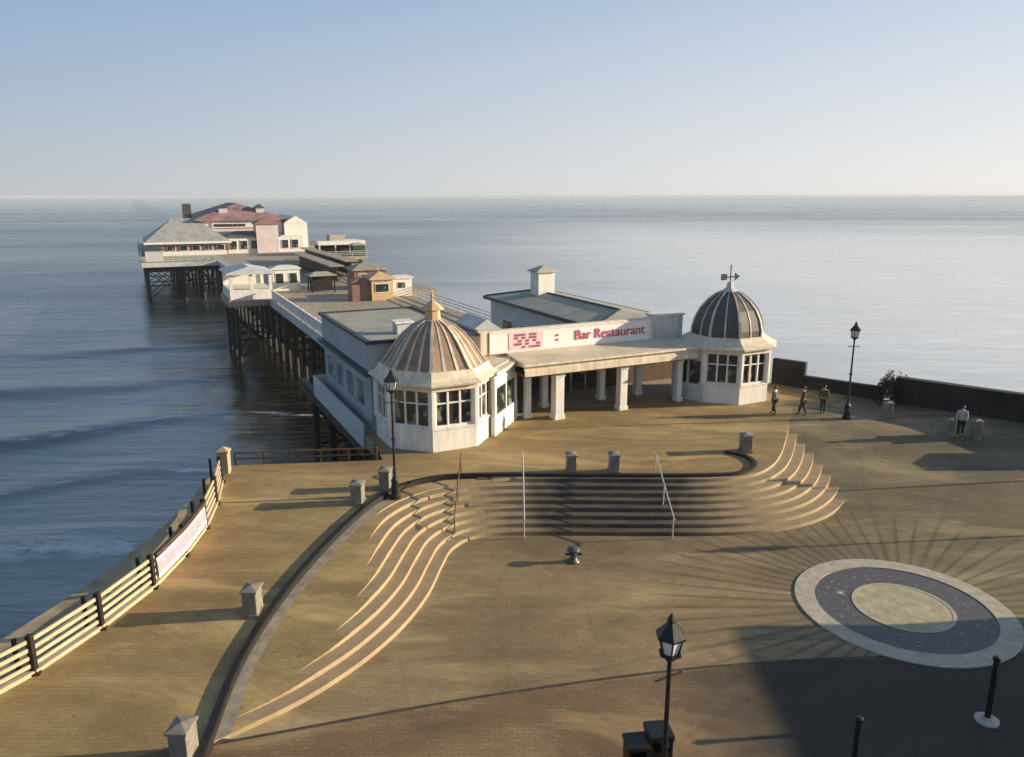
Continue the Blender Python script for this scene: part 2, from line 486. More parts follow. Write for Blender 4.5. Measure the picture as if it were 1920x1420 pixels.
# ------------------------------------------------------------------ sea
SEA_Z = -8.0
def sea_material():
    g = NT("sea_water", 0.10, 0.5)
    g.b.inputs["IOR"].default_value = 2.3
    p = g.mapping(g.obj, rot=(0, 0, radians(-14)), sc=(0.28, 1.0, 1.0))
    big = g.noise(p, 0.055, 4, 0.55, 0.6)
    mid = g.noise(p, 0.35, 5, 0.6, 0.4)
    sm = g.noise(g.mapping(g.obj, rot=(0, 0, radians(8)), sc=(0.5, 1, 1)), 1.7, 4, 0.6)
    patch = g.noise(g.mapping(g.obj, sc=(0.35, 1, 1)), 0.012, 4, 0.6)
    col = g.mix(g.mapr(patch, 0.35, 0.65), (0.045, 0.058, 0.052), (0.075, 0.092, 0.084))
    # sun glitter and sky glare painted as paler water towards the right
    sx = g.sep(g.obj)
    glare = g.mapr(g.math('ADD', sx[0], g.math('MULTIPLY', g.math('SUBTRACT', patch, .5), 160.0)), -70.0, 95.0, 0.0, 1.0, True)
    glare = g.math('MULTIPLY', glare, g.mapr(mid, .3, .7, .75, 1.0))
    col = g.mix(g.math('MULTIPLY', g.mapr(g.noise(g.mapping(g.obj, rot=(0, 0, radians(-10)), sc=(.16, 1, 1)), .09, 5, .65, .5), .46, .66), .6), col, (0.12, 0.135, 0.125))
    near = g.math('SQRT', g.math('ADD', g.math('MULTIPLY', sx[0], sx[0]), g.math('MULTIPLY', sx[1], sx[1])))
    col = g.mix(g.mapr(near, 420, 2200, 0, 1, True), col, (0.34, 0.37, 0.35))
    glare = g.math('MULTIPLY', glare, g.mapr(near, 200, 900, 1.0, 0.0, True))
    col = g.mix(glare, col, (0.76, 0.74, 0.69))
    # broken foam along a wave running in to the wall, and round the pier legs
    wl = g.math('ADD', g.math('SUBTRACT', sx[1], g.math('MULTIPLY', sx[0], .28)), g.math('MULTIPLY', g.math('SINE', g.math('ADD', g.math('MULTIPLY', sx[0], .11), 1.3)), 3.0))
    wl = g.math('ADD', wl, g.math('ADD', g.math('MULTIPLY', g.math('SINE', g.math('MULTIPLY', sx[0], .27)), 1.2), g.math('MULTIPLY', g.math('SUBTRACT', g.noise(g.obj, .25, 3), .5), 2.5)))
    fm = 0.0
    for c0, w0 in ((45.3, 1.5), (58.6, .55), (74.6, .5)):
        fm = g.math('MAXIMUM', fm, g.mapr(g.math('ABSOLUTE', g.math('SUBTRACT', wl, c0)), w0 * .2, w0, 1.0, 0.0))
    fm = g.math('MULTIPLY', fm, g.mapr(g.noise(g.mapping(g.obj, sc=(.3, 1, 1)), 1.1, 6, .75), .40, .56))
    fm = g.math('MULTIPLY', fm, g.mapr(g.noise(g.obj, .07, 2), .34, .5))
    fm = g.math('MULTIPLY', fm, g.mapr(sx[0], -14, -18, 0, .8))
    # the pier's shade painted dark into the water round its landward half
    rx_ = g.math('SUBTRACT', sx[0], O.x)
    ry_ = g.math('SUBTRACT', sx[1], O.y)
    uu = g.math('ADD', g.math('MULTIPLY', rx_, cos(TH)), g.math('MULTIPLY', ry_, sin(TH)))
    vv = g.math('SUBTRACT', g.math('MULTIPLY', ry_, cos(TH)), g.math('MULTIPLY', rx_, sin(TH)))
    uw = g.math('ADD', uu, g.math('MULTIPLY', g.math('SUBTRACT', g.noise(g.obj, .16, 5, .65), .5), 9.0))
    pier_shade = g.math('MULTIPLY', g.mapr(uw, -21.0, -14.5, 0, 1, True), g.mapr(uw, 12, 18, 1, 0, True))
    pier_shade = g.math('MULTIPLY', pier_shade, g.mapr(vv, 70, 135, 1, .35, True))
    col = g.mix(g.math('MULTIPLY', pier_shade, .97), col, (0.030, 0.025, 0.015))
    g.put(g.b.inputs["Specular IOR Level"], g.mapr(pier_shade, 0, 1, .5, .03))
    g.color(g.mix(fm, col, (.62, .64, .63)))
    ro = g.mapr(patch, 0.3, 0.7, 0.18, 0.34)
    g.put(g.b.inputs["Roughness"], g.math('MULTIPLY', ro, g.math('SUBTRACT', 1.0, g.math('MULTIPLY', glare, .6))))
    calm = g.math('SUBTRACT', 1.0, g.math('MAXIMUM', g.math('MULTIPLY', glare, .72), g.mapr(near, 150, 800, 0, .6, True)))
    n1 = g.bump(g.math("MULTIPLY", big, calm), 0.45, 2.0)
    n2 = g.bump(g.math("MULTIPLY", mid, calm), 0.5, 0.4, n1)
    g.normal(g.bump(sm, 0.3, 0.04, n2))
    return g.m
sea = MB()
ringr = [0, 30, 80, 200, 600, 2000, 8000, 40000]
N = 48
vs = [(0, 0, SEA_Z)]
fs = []
for r in ringr[1:]:
    vs += [(r * cos(2 * pi * k / N), r * sin(2 * pi * k / N), SEA_Z) for k in range(N)]
fs += [(0, 1 + k, 1 + (k + 1) % N) for k in range(N)]
for i in range(len(ringr) - 2):
    a, b = 1 + i * N, 1 + (i + 1) * N
    fs += [(a + k, b + k, b + (k + 1) % N, a + (k + 1) % N) for k in range(N)]
sea.add(vs, fs)
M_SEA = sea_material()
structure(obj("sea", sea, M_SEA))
def swell(x, y):
    wl = y - .28 * x + 3.0 * sin(x * .11 + 1.3) + 1.2 * sin(x * .27)
    h = 0.0
    for c0, hh, w in ((46.0, 1.35, 2.6), (59.0, .7, 3.2), (75.0, .65, 4.0), (95.0, .6, 5.0), (118.0, .55, 6.0)):
        d = wl - c0
        ww = w * (.45 if d < 0 else 1.25)
        h += hh * math.exp(-(d / ww) ** 2) * (.65 + .35 * sin(x * .09 + c0))
    f = min(1, max(0, (-17 - x) / 22)) * min(1, max(0, (x + 350) / 80)) * min(1, max(0, (142 - y) / 40)) * min(1, max(0, (y - 8) / 8))
    return SEA_Z + .03 + h * f
wv_ = MB()
NX, NY = 150, 210
XS = [-14 - 90 * (i / NX) - 250 * (i / NX) ** 3 for i in range(NX, -1, -1)]
wv_.add([(XS[i], 6 + 140 * j / NY, swell(XS[i], 6 + 140 * j / NY)) for j in range(NY + 1) for i in range(NX + 1)],
        [(j * (NX + 1) + i, j * (NX + 1) + i + 1, (j + 1) * (NX + 1) + i + 1, (j + 1) * (NX + 1) + i) for j in range(NY) for i in range(NX)])
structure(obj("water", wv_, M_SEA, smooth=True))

# ------------------------------------------------------------------ forecourt terrain
def catmull(pts, step=0.2):
    P = [np.array(p, float) for p in pts]
    P = [2 * P[0] - P[1]] + P + [2 * P[-1] - P[-2]]
    out = []
    for i in range(1, len(P) - 2):
        n = max(2, int(np.linalg.norm(P[i + 1] - P[i]) / step))
        for k in range(n):
            t = k / n
            a, b, c, d = P[i - 1], P[i], P[i + 1], P[i + 2]
            out.append(0.5 * ((2 * b) + (-a + c) * t + (2 * a - 5 * b + 4 * c - d) * t * t + (-a + 3 * b - 3 * c + d) * t ** 3))
    out.append(P[-2])
    return np.array(out)

BOT = catmull([(-11.5, 14.6), (-8.6, 16.2), (-6.3, 18.0), (-4.75, 19.9), (-3.65, 22.0), (-2.97, 24.2), (-2.65, 26.4), (-2.35, 27.9),
               (-1.5, 28.95), (0.2, 29.3), (3.0, 29.3), (6.4, 29.25), (9.3, 29.3), (11.6, 29.8), (13.6, 30.9), (15.2, 32.6),
               (16.4, 34.6), (17.5, 37.0), (18.6, 39.6), (19.6, 42.0)], 0.22)
KERB = catmull([(-7.3, 12.0), (-7.5, 14.0), (-7.7, 16.2), (-7.98, 19.4), (-7.8, 22.4), (-7.2, 25.6), (-6.3, 28.7), (-5.2, 31.2), (-3.9, 32.5),
                (-2.0, 33.05), (1.5, 33.05), (5.5, 33.0), (9.4, 33.05), (10.9, 33.5), (11.6, 34.5), (11.5, 35.6), (10.7, 36.3)], 0.2)

def normals(P):
    d = np.gradient(P, axis=0)
    d /= np.linalg.norm(d, axis=1)[:, None]
    return np.stack([-d[:, 1], d[:, 0]], 1)
NB = normals(BOT)
NK = normals(KERB)

def signed(P, q, nrm):
    """signed distance from points q to polyline P, positive on the left (high) side"""
    A, B = P[:-1], P[1:]
    d = B - A
    L2 = (d ** 2).sum(1)
    out = np.empty(len(q))
    for i, x in enumerate(q):
        t = np.clip(((x - A) * d).sum(1) / L2, 0, 1)
        c = A + d * t[:, None]
        e = ((x - c) ** 2).sum(1)
        k = int(e.argmin())
        cr = d[k, 0] * (x[1] - A[k, 1]) - d[k, 1] * (x[0] - A[k, 0])
        out[i] = math.copysign(sqrt(e[k]), cr)
    return out

TREAD, RISE, NST = 0.48, 0.15, 8
def z_prom(y):
    return np.clip((y - 17) / 15 * 1.2 - 1.0, -1.0, 0.0)
def sstep(a, b, x):
    t = np.clip((x - a) / (b - a), 0, 1)
    return t * t * (3 - 2 * t)
def court_base(x, y):
    return -1.2 + 1.2 * sstep(9.5, 14, x) * np.clip((y - 31.5) / 9.5, 0, 1)
def ground_z(q, e=None, kd=None):
    e = signed(BOT, q, NB) if e is None else e
    kd = signed(KERB, q, NK) if kd is None else kd
    x, y = q[:, 0], q[:, 1]
    zs = np.where(e < 0, -1.2, -1.2 + RISE * (np.floor(e / TREAD) + 1))
    zs = np.minimum(zs, 0.0)
    zp = z_prom(y)
    left = (x < 3) & (kd > 0) | (y > 34) & (e > 3.366)
    ramp = zp - 0.10 * (x < 0) * (y < 33)
    z = np.where(left, zp, np.minimum(ramp, zs))
    return np.maximum(z, court_base(x, y)), e, kd
def gz(x, y):
    return float(ground_z(np.array([[x, y]], float))[0][0])

# outline of the paved promenade (sea edge on the left and at the back)
EDGE = [(-19.0, 6.0), (-15.8, 16.6), (-14.31, 18.71), (-13.7, 19.33), (-12.85, 21.4), (-12.21, 23.61), (-12.02, 27.71), (-12.36, 29.76), (-13.04, 32.2), (-13.6, 34.4),
        (-6.3, 35.2), (-7.3, 38.2), (-8.3, 40.3), (17.9, 51.0), (23.0, 46.75), (29.1, 41.65), (62, 14.0), (62, 2.0), (-19.0, 2.0)]
ROAD = [(-19, 12.2), (-7.6, 16.9), (0.0, 19.0), (7.5, 20.4), (16.3, 20.9), (30, 21.4), (62, 22.0)]

def build_ground():
    pts, edges = [], []
    def poly(P, closed=False):
        o = len(pts)
        pts.extend([Vector((float(a), float(b))) for a, b in P])
        n = len(P)
        edges.extend([(o + i, o + i + 1) for i in range(n - 1)])
        if closed:
            edges.append((o + n - 1, o))
    poly(EDGE, True)
    eps = 0.006
    for k in range(NST):
        for s in (-eps, eps):
            poly(BOT + NB * (k * TREAD + s))
    for s in (-0.08, 0.08, -0.48):
        poly(KERB + NK * s)
    poly(ROAD)
    for x in np.arange(-18, 61, 1.3):
        for y in np.arange(3, 51, 1.3):
            pts.append(Vector((float(x + random.uniform(-.1, .1)), float(y + random.uniform(-.1, .1)))))
    for x0, x1, y0, y1 in ((-8, -1, 26.5, 33.2), (-7.5, -2, 17.0, 26.5), (12, 19.5, 31, 41.5)):
        for x in np.arange(x0, x1, .2):
            for y in np.arange(y0, y1, .2):
                pts.append(Vector((float(x + random.uniform(-.03, .03)), float(y + random.uniform(-.03, .03)))))
    ov, oe, of, *_ = delaunay_2d_cdt(pts, edges, [], 0, 1e-5)
    Q = np.array([(v.x, v.y) for v in ov])
    Z, E_, K_ = ground_z(Q)
    cent = np.array([Q[list(f)].mean(0) for f in of])
    # inside the outline?
    def inside(p, poly):
        c = False
        j = len(poly) - 1
        for i in range(len(poly)):
            xi, yi = poly[i]; xj, yj = poly[j]
            if (yi > p[1]) != (yj > p[1]) and p[0] < (xj - xi) * (p[1] - yi) / (yj - yi) + xi:
                c = not c
            j = i
        return c
    cz, ce, ck = ground_z(cent)
    rx, ry = zip(*ROAD)
    groups = {"promenade": [], "steps": [], "forecourt": [], "road": []}
    slots = {"steps": []}
    for f, c, e, k in zip(of, cent, ce, ck):
        if not inside(c, EDGE):
            continue
        dz = Z[list(f)].max() - Z[list(f)].min()
        onl = (c[0] < 3 and k > 0) or (c[1] > 34 and e > 3.366)
        if c[1] < np.interp(c[0], rx, ry):
            groups["road"].append(f)
        elif onl or e > (NST - 1) * TREAD + .02 and c[1] > 33:
            groups["promenade"].append(f)
        elif e > -0.02:
            groups["steps"].append(f)
            pale = -0.48 < k < 0 and c[0] < -3 and c[1] < 30.5
            zt = min(0.0, -1.2 + RISE * (math.floor(e / TREAD) + 1)) if e > 0 else -1.2
            zz = ground_z(c[None, :])[0][0]
            sl = 2 if pale else (1 if dz > 0.1 else 0)
            if sl == 0 and zz < zt - .004:
                sl = 3
            elif sl == 0 and zz > zt + .004:
                sl = 4
            slots["steps"].append(sl)
        else:
            groups["forecourt"].append(f)
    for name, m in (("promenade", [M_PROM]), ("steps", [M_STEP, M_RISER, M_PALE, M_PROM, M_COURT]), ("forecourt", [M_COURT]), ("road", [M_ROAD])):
        used = sorted({i for f in groups[name] for i in f})
        idx = {u: i for i, u in enumerate(used)}
        me = bpy.data.meshes.new(name)
        me.from_pydata([(Q[u, 0], Q[u, 1], Z[u]) for u in used], [], [tuple(idx[i] for i in f) for f in groups[name]])
        me.update()
        for x in m:
            me.materials.append(x)
        if name == "steps":
            for p, s in zip(me.polygons, slots["steps"]):
                p.material_index = s
        structure(obj(name, me, None))
build_ground()
gut = MB()
gp_ = catmull(ROAD[1:5], .4)
gn_ = normals(gp_)
gq = [(p + n_ * w_) for w_ in (-.055, .055) for p, n_ in zip(gp_, gn_)]
k_ = len(gp_)
gut.add([(x, y, gz(x, y) + .006) for x, y in gq], [(i, i + 1, k_ + i + 1, k_ + i) for i in range(k_ - 1)])
structure(obj("gutter", gut, mat("gutter_setts", (.075, .058, .042), .8, .35, 3)))

# sea wall below the paved edge, with the tan ledge outside the left railing
def wall_strip(P, ztop, zbot, name, m):
    mb = MB()
    n = len(P)
    vs = [(x, y, z) for (x, y), z in zip(P, ztop)] + [(x, y, zbot) for x, y in P]
    mb.add(vs, [(i, i + 1, n + i + 1, n + i) for i in range(n - 1)])
    return obj(name, mb, m)
seaP = catmull(EDGE[:10], 0.5)
off = -normals(seaP)            # outward = left of travel is sea? resolved below
if off[5, 0] > 0:
    off = -off
def ledge_w(y):
    return float(np.interp(y, (18, 23, 28, 31, 34.5), (2.8, 2.7, 1.9, 1.1, .5)))
led = MB()
n = len(seaP)
lz = [float(z_prom(y)) - 0.10 for y in seaP[:, 1]]
A = [(p[0], p[1], z) for p, z in zip(seaP, lz)]
B = [(p[0] + o[0] * ledge_w(p[1]), p[1] + o[1] * ledge_w(p[1]), z - 0.05) for p, o, z in zip(seaP, off, lz)]
Bd = [(x, y, SEA_Z - 2) for x, y, z in B]
Ad = [(x, y, SEA_Z - 2) for x, y, z in A]
led.add(A + B + Bd + Ad, [(i, i + 1, n + i + 1, n + i) for i in range(n - 1)] + [(n + i, n + i + 1, 2 * n + i + 1, 2 * n + i) for i in range(n - 1)]
        + [(0, n, 2 * n, 3 * n), (n - 1, 4 * n - 1, 3 * n - 1, 2 * n - 1)])
ledge = obj("sea_wall", led, M_TANWALL)
tag(ledge, "tan concrete sea wall with a ledge outside the cream railing", "sea wall")
ledge.data.materials.append(M_SEAWALL)
ledge.data.materials.append(M_MOSS)
for p in ledge.data.polygons:
    if abs(p.normal.z) < 0.5:
        p.material_index = 1
    elif p.center.y < 19.2:
        p.material_index = 2
backP = EDGE[9:14]
bw = MB()
for (x0, y0), (x1, y1) in zip(EDGE[9:18], EDGE[10:19]):
    bw.add([(x0, y0, 0), (x1, y1, 0), (x1, y1, SEA_Z - 2), (x0, y0, SEA_Z - 2)], [(0, 1, 2, 3)])
structure(obj("embankment", bw, M_SEAWALL))

# dark kerb along the top of the steps
def sweep(P, zf, w, h, base=-0.25):
    """kerb of width w and height h along polyline P"""
    nn = normals(P)
    mb = MB()
    k = len(P)
    rows = []
    for s, dz in ((-.5, base), (-.5, h * .85), (-.36, h), (.36, h), (.5, h * .85), (.5, base)):
        rows += [(p[0] + q[0] * w * s, p[1] + q[1] * w * s, zf(p[0], p[1]) + dz) for p, q in zip(P, nn)]
    fs = []
    for r in range(5):
        fs += [(r * k + i, r * k + i + 1, (r + 1) * k + i + 1, (r + 1) * k + i) for i in range(k - 1)]
    fs += [tuple(r * k for r in range(6)), tuple(r * k + k - 1 for r in range(5, -1, -1))]
    return mb.add(rows, fs)
kerb = obj("kerb", sweep(KERB, lambda x, y: float(z_prom(np.array(y))), 0.24, 0.12), M_KERB)
tag(kerb, "long dark curved kerb edging the promenade and the top of the steps", "kerb")

# ------------------------------------------------------------------ the paved circle
circ = thing("paving_circle", "large round paved emblem of pale, dark blue-grey and golden stone rings", "paved emblem", (CX, CY, -1.2))
def annulus(r0, r1, z0, z1, n=72):
    mb = MB()
    vs = []
    for r, z in ((r0, z0), (r0, z1), (r1, z1), (r1, z0)):
        vs += [(r * cos(2 * pi * k / n), r * sin(2 * pi * k / n), z) for k in range(n)]
    fs = []
    for i in range(3):
        fs += [(i * n + k, (i + 1) * n + k, (i + 1) * n + (k + 1) % n, i * n + (k + 1) % n) for k in range(n)]
    return mb.add(vs, fs)
obj("outer_ring", annulus(2.83, 3.5, -.05, 0.035), M_RINGP, circ)
obj("dark_band", annulus(1.62, 2.83, -.05, 0.012), M_RINGD, circ)
obj("inner_ring", annulus(1.5, 1.62, -.05, 0.03), M_RINGP, circ)
obj("centre_disc", MB().lathe([(1.5, -.05), (1.5, 0.022), (0.001, 0.022)], 64), M_RINGY, circ)
M_PLAQ = mat("worn_plaque_metal", (0.22, 0.21, 0.20), 0.4, 0.2, 8)
for k in range(30):
    a = 2 * pi * k / 30 + .05
    for rr in (1.95, 2.2, 2.45):
        if random.random() < .45:
            continue
        L = random.uniform(.10, .2)
        ca, sa = cos(a), sin(a)
        t = L / 2
        q = [(rr * ca - sa * t - ca * .035, rr * sa + ca * t - sa * .035), (rr * ca + sa * t - ca * .035, rr * sa - ca * t - sa * .035),
             (rr * ca + sa * t + ca * .035, rr * sa - ca * t + sa * .035), (rr * ca - sa * t + ca * .035, rr * sa + ca * t + sa * .035)]
        obj("plaque", MB().add([(x, y, 0.016) for x, y in q], [(0, 1, 2, 3)]), M_PLAQ, circ)
star = MB()
for k in range(8):
    a = 2 * pi * k / 8 + .3
    L = .28 if k % 2 == 0 else .16
    star.add([(-1.75 + L * cos(a), .95 + L * sin(a), 0.018), (-1.75 + .05 * cos(a + .4), .95 + .05 * sin(a + .4), 0.018), (-1.75, .95, .018), (-1.75 + .05 * cos(a - .4), .95 + .05 * sin(a - .4), 0.018)], [(0, 1, 2, 3)])
obj("star_inlay", star, mat("white_inlay", (0.6, 0.56, 0.5), .6, .1), circ)

# ------------------------------------------------------------------ octagonal kiosks
M_RIB = mat("tan_roof_rib", (0.66, 0.56, 0.44), .55, .2, 2)
def octa(r_in, rot=pi / 8):
    R = r_in / cos(pi / 8)
    return [(R * cos(rot + k * pi / 4), R * sin(rot + k * pi / 4)) for k in range(8)]

def kiosk(u, v, label, prof, cupola, vane, r=3.9):
    t = pier_thing("domed_kiosk", label, "kiosk", u, v)
    P = octa(r)
    obj("plinth_wall", MB().prism(P, -0.3, 1.12).prism(octa(r + .06), 1.12, 1.22), M_WHITE, t)
    for x, y in P:
        a = atan2(y, x)
        obj("corner_post", MB().lathe([(0.20, 1.2), (0.20, 3.1)], 8, (x * .965, y * .965), a), M_WHITE, t)
    core = MB().prism(octa(r - .6), 0.9, 3.0)
    obj("dark_interior", core, M_DARK, t)
    for k in range(8):
        a = Vector((*P[k], 0)); b = Vector((*P[(k + 1) % 8], 0))
        d = (b - a).normalized()
        nrm = Vector((d.y, -d.x, 0))
        ins = -nrm * 0.13
        w = MB()
        L = (b - a).length
        for s in (0.09, 0.365, 0.635, 0.91):
            p = a + d * (L * s) + ins
            w.bar(p + Vector((0, 0, 1.22)), p + Vector((0, 0, 3.1)), 0.11, 0.10, d)
        w.bar(a + ins + Vector((0, 0, 2.45)), b + ins + Vector((0, 0, 2.45)), 0.08, 0.07)
        w.bar(a + ins + Vector((0, 0, 1.27)), b + ins + Vector((0, 0, 1.27)), 0.12, 0.10)
        wo = obj("window", w, M_WHITE, t)
        g = MB()
        i2 = -nrm * 0.19
        p, q = a + i2 + d * .1, b + i2 - d * .1
        g.bar(p + Vector((0, 0, 2.16)), q + Vector((0, 0, 2.16)), 0.02, 1.86)
        obj("pane", g, M_GLASS, wo)
        if k in (4, 5, 6):                           # low white counter fronts seen through the glass
            pass
    obj("fascia", MB().prism(octa(r + .05), 3.1, 3.42), M_CREAM, t)
    # flared eave
    e = MB()
    n = 8
    R = lambda rr: rr / cos(pi / 8)
    rd = prof[0][0]
    e.lathe([(R(r + .30), 3.38), (R(r + .34), 3.48), (R(r + .02), 3.62), (R((r + rd) / 2), 3.82), (R(rd + .06), 4.02), (R(rd - .1), 4.02)], 8, (0, 0), pi / 8)
    obj("eaves", e, M_CREAM, t)
    obj("dome", MB().lathe([(R(rr), zz) for rr, zz in prof], 8, (0, 0), pi / 8), M_LEADB if not vane else M_LEADK, t)
    rb = MB()
    for k in range(8):
        for s in ((0.0, 0.33, 0.66) if not vane else (0.0, 0.5)):
            a0 = pi / 8 + k * pi / 4
            for (r0, z0), (r1, z1) in zip(prof[:-1], prof[1:]):
                def pt(rr, zz):
                    A = Vector((R(rr) * cos(a0), R(rr) * sin(a0), zz)); B2 = Vector((R(rr) * cos(a0 + pi / 4), R(rr) * sin(a0 + pi / 4), zz))
                    return A.lerp(B2, s)
                p, q = pt(r0, z0), pt(r1, z1)
                if (q - p).length > .05:
                    wdt = (0.22 if s == 0 else 0.15) * (1 if not vane else .62) * max(.35, r0 / prof[0][0])
                    rb.bar(p, q, wdt, 0.10 if s == 0 else .06, Vector((p.x, p.y, .4 * r)).normalized())
    obj("roof_rib", rb, M_RIB, t)
    zt = prof[-1][1]
    if not vane:
        obj("cupola", MB().lathe([(.52, zt - .12), (.54, zt), (.42, zt + .04), (.38, zt + .48), (.62, zt + .54), (.56, zt + .62), (.28, zt + .84), (.08, zt + 1.0), (.05, zt + 1.05)], 8, (0, 0), pi / 8), M_ORANGE, t)
        obj("finial", MB().lathe([(.03, zt + 1.0), (.03, zt + 1.12), (.09, zt + 1.18), (.09, zt + 1.25), (.03, zt + 1.3), (.012, zt + 1.55)], 10), M_ORANGE, t)
    else:
        obj("cupola", MB().lathe([(.50, zt - .2), (.5, zt), (.24, zt + .2), (.18, zt + .5), (.10, zt + .55)], 8, (0, 0), pi / 8), M_GREYW, t)
        vn = MB().tube((0, 0, zt + .5), (0, 0, zt + 1.6), .035)
        vn.prism([(-.75, -.03), (.45, -.03), (.45, .03), (-.75, .03)], zt + .82, zt + .9)
        vn.add([(.35, 0.02, zt + .62), (.75, 0.02, zt + .86), (.35, 0.02, zt + 1.1), (.35, -.02, zt + .62), (.75, -.02, zt + .86), (.35, -.02, zt + 1.1)], [(0, 1, 2), (5, 4, 3), (0, 3, 4, 1), (1, 4, 5, 2), (2, 5, 3, 0)])
        vn.box(-.75, -.3, -.02, .02, zt + .68, zt + 1.06)
        obj("weather_vane", vn, M_BLACK, t)
    return t

BELL = [(2.62, 3.9), (2.36, 4.25), (2.08, 4.7), (1.78, 5.15), (1.42, 5.6), (1.0, 5.98), (.46, 6.25)]
DOME = [(2.12, 3.95), (2.12, 4.4), (1.98, 5.0), (1.7, 5.6), (1.28, 6.1), (.78, 6.5), (.34, 6.7)]
kiosk(-9.6, .25, "near octagonal white kiosk with brown striped dome and orange cupola", BELL, 1, False, 2.9)
kiosk(10.3, .25, "far octagonal kiosk with dark lead dome and black weather vane", DOME, 1, True, 2.7)

# ------------------------------------------------------------------ entrance canopy between the kiosks
t = pier_thing("entrance_pavilion", "cream pier entrance canopy on white columns between the two domed kiosks", "entrance", 0, 0)
for x, y, w in ((-2.2, 0, .56), (2.2, 0, .5), (6.5, .1, .36), (-1.7, 2.6, .4), (2.4, 2.6, .4), (5.2, 2.6, .4), (-3.7, .9, .36)):
    c = MB().box(x - w / 2, x + w / 2, y - w / 2, y + w / 2, -.1, 2.62).box(x - w / 2 - .05, x + w / 2 + .05, y - w / 2 - .05, y + w / 2 + .05, 2.5, 2.72)
    c.box(x - w / 2 - .05, x + w / 2 + .05, y - w / 2 - .05, y + w / 2 + .05, -.1, .25)
    obj("column", c, M_WHITE, t, bevel=.02)
obj("canopy_fascia", MB().box(-4.6, 7.4, -.62, -.5, 2.8, 3.12).box(-4.6, 7.4, -.56, -.44, 3.12, 3.4).box(-4.7, 7.5, -.78, -.4, 3.4, 3.52), M_CREAM, t)
obj("red_beam", MB().box(-4.6, 7.2, -.52, .3, 2.72, 2.92), M_REDKERB, t)
sl = MB()
sl.add([(-4.6, -.44, 3.5), (7.4, -.44, 3.5), (7.4, 1.9, 3.72), (-4.6, 1.9, 3.72), (-4.6, -.44, 3.3), (7.4, -.44, 3.3), (7.4, 1.9, 3.1), (-4.6, 1.9, 3.1)],
       [(0, 1, 2, 3), (4, 7, 6, 5), (0, 4, 5, 1), (1, 5, 6, 2), (2, 6, 7, 3), (3, 7, 4, 0)])
obj("canopy_roof", sl, mat("cream_canopy_sheet", (0.64, 0.55, 0.41), .6, .16, .9), t)
obj("parapet", MB().box(-6.2, 5.8, 1.95, 2.2, 3.0, 4.95).box(-6.3, 5.9, 1.9, 2.25, 4.95, 5.06).box(-6.2, -5.75, 1.8, 1.95, 3.7, 5.0), M_CREAM, t)
obj("parapet_end", MB().box(6.6, 8.6, 2.6, 3.8, 3.0, 4.95).box(6.5, 8.7, 2.5, 3.9, 4.95, 5.05), M_WHITE, t)
# diagonal white wing carrying a window, between the near kiosk and the canopy, and its mirror at the far kiosk
def wing(a, b, m, label):
    a, b = Vector((*a, 0)), Vector((*b, 0))
    d = (b - a).normalized()
    L = (b - a).length
    up = Vector((0, 0, 1))
    w = MB().bar(a + up * .5, b + up * .5, .22, 1.2).bar(a + up * 2.95, b + up * 2.95, .22, .75)
    for f in (0.05, .5, .95):
        p = a + d * (L * f)
        w.bar(p + up * 1.1, p + up * 2.6, .2, .26 if f != .5 else .14, d)
    o = obj("wing_wall", w, m, t)
    p, q = a + d * .2, b - d * .2
    wn_ = obj("window", MB().bar(p + up * 1.85, q + up * 1.85, .05, 1.5), M_GLASS, o)
    obj("wing_cornice", MB().bar(a + up * 3.4, b + up * 3.4, .5, .2), M_CREAM, t)
wing((-7.0, -1.55), (-4.35, 1.1), M_WHITE, "")
wing((7.7, -.9), (6.9, 1.2), M_GREYW, "")
obj("link_roof", MB().prism([(-7.6, 3.0), (-7.2, -1.4), (-4.5, 1.2), (-4.5, 3.0)], 3.3, 3.55), mat("cream_canopy_sheet", (0.64, 0.55, 0.41)), t)
obj("ceiling", MB().box(-4.6, 7.2, .3, 5.2, 2.85, 2.98), M_BROWN, t)
obj("back_wall", MB().box(-5.6, -1.6, 5.2, 5.4, -.1, 3.0).box(3.0, 10.4, 5.2, 5.4, -.1, 3.0).box(-1.6, 3.0, 5.2, 5.4, 2.6, 3.0), M_BROWN, t)
for i in range(4):
    x = -1.5 + i * 1.12
    d = MB().box(x, x + .98, 5.26, 5.32, 0, .5)
    for q in (x, x + .92):
        d.box(q, q + .06, 5.26, 5.32, .5, 2.5)
    d.box(x, x + .98, 5.26, 5.32, 2.42, 2.6)
    dd = obj("door", d, M_BROWN, t)
    obj("pane", MB().box(x + .06, x + .92, 5.28, 5.30, .5, 2.42), M_GLASS, dd)
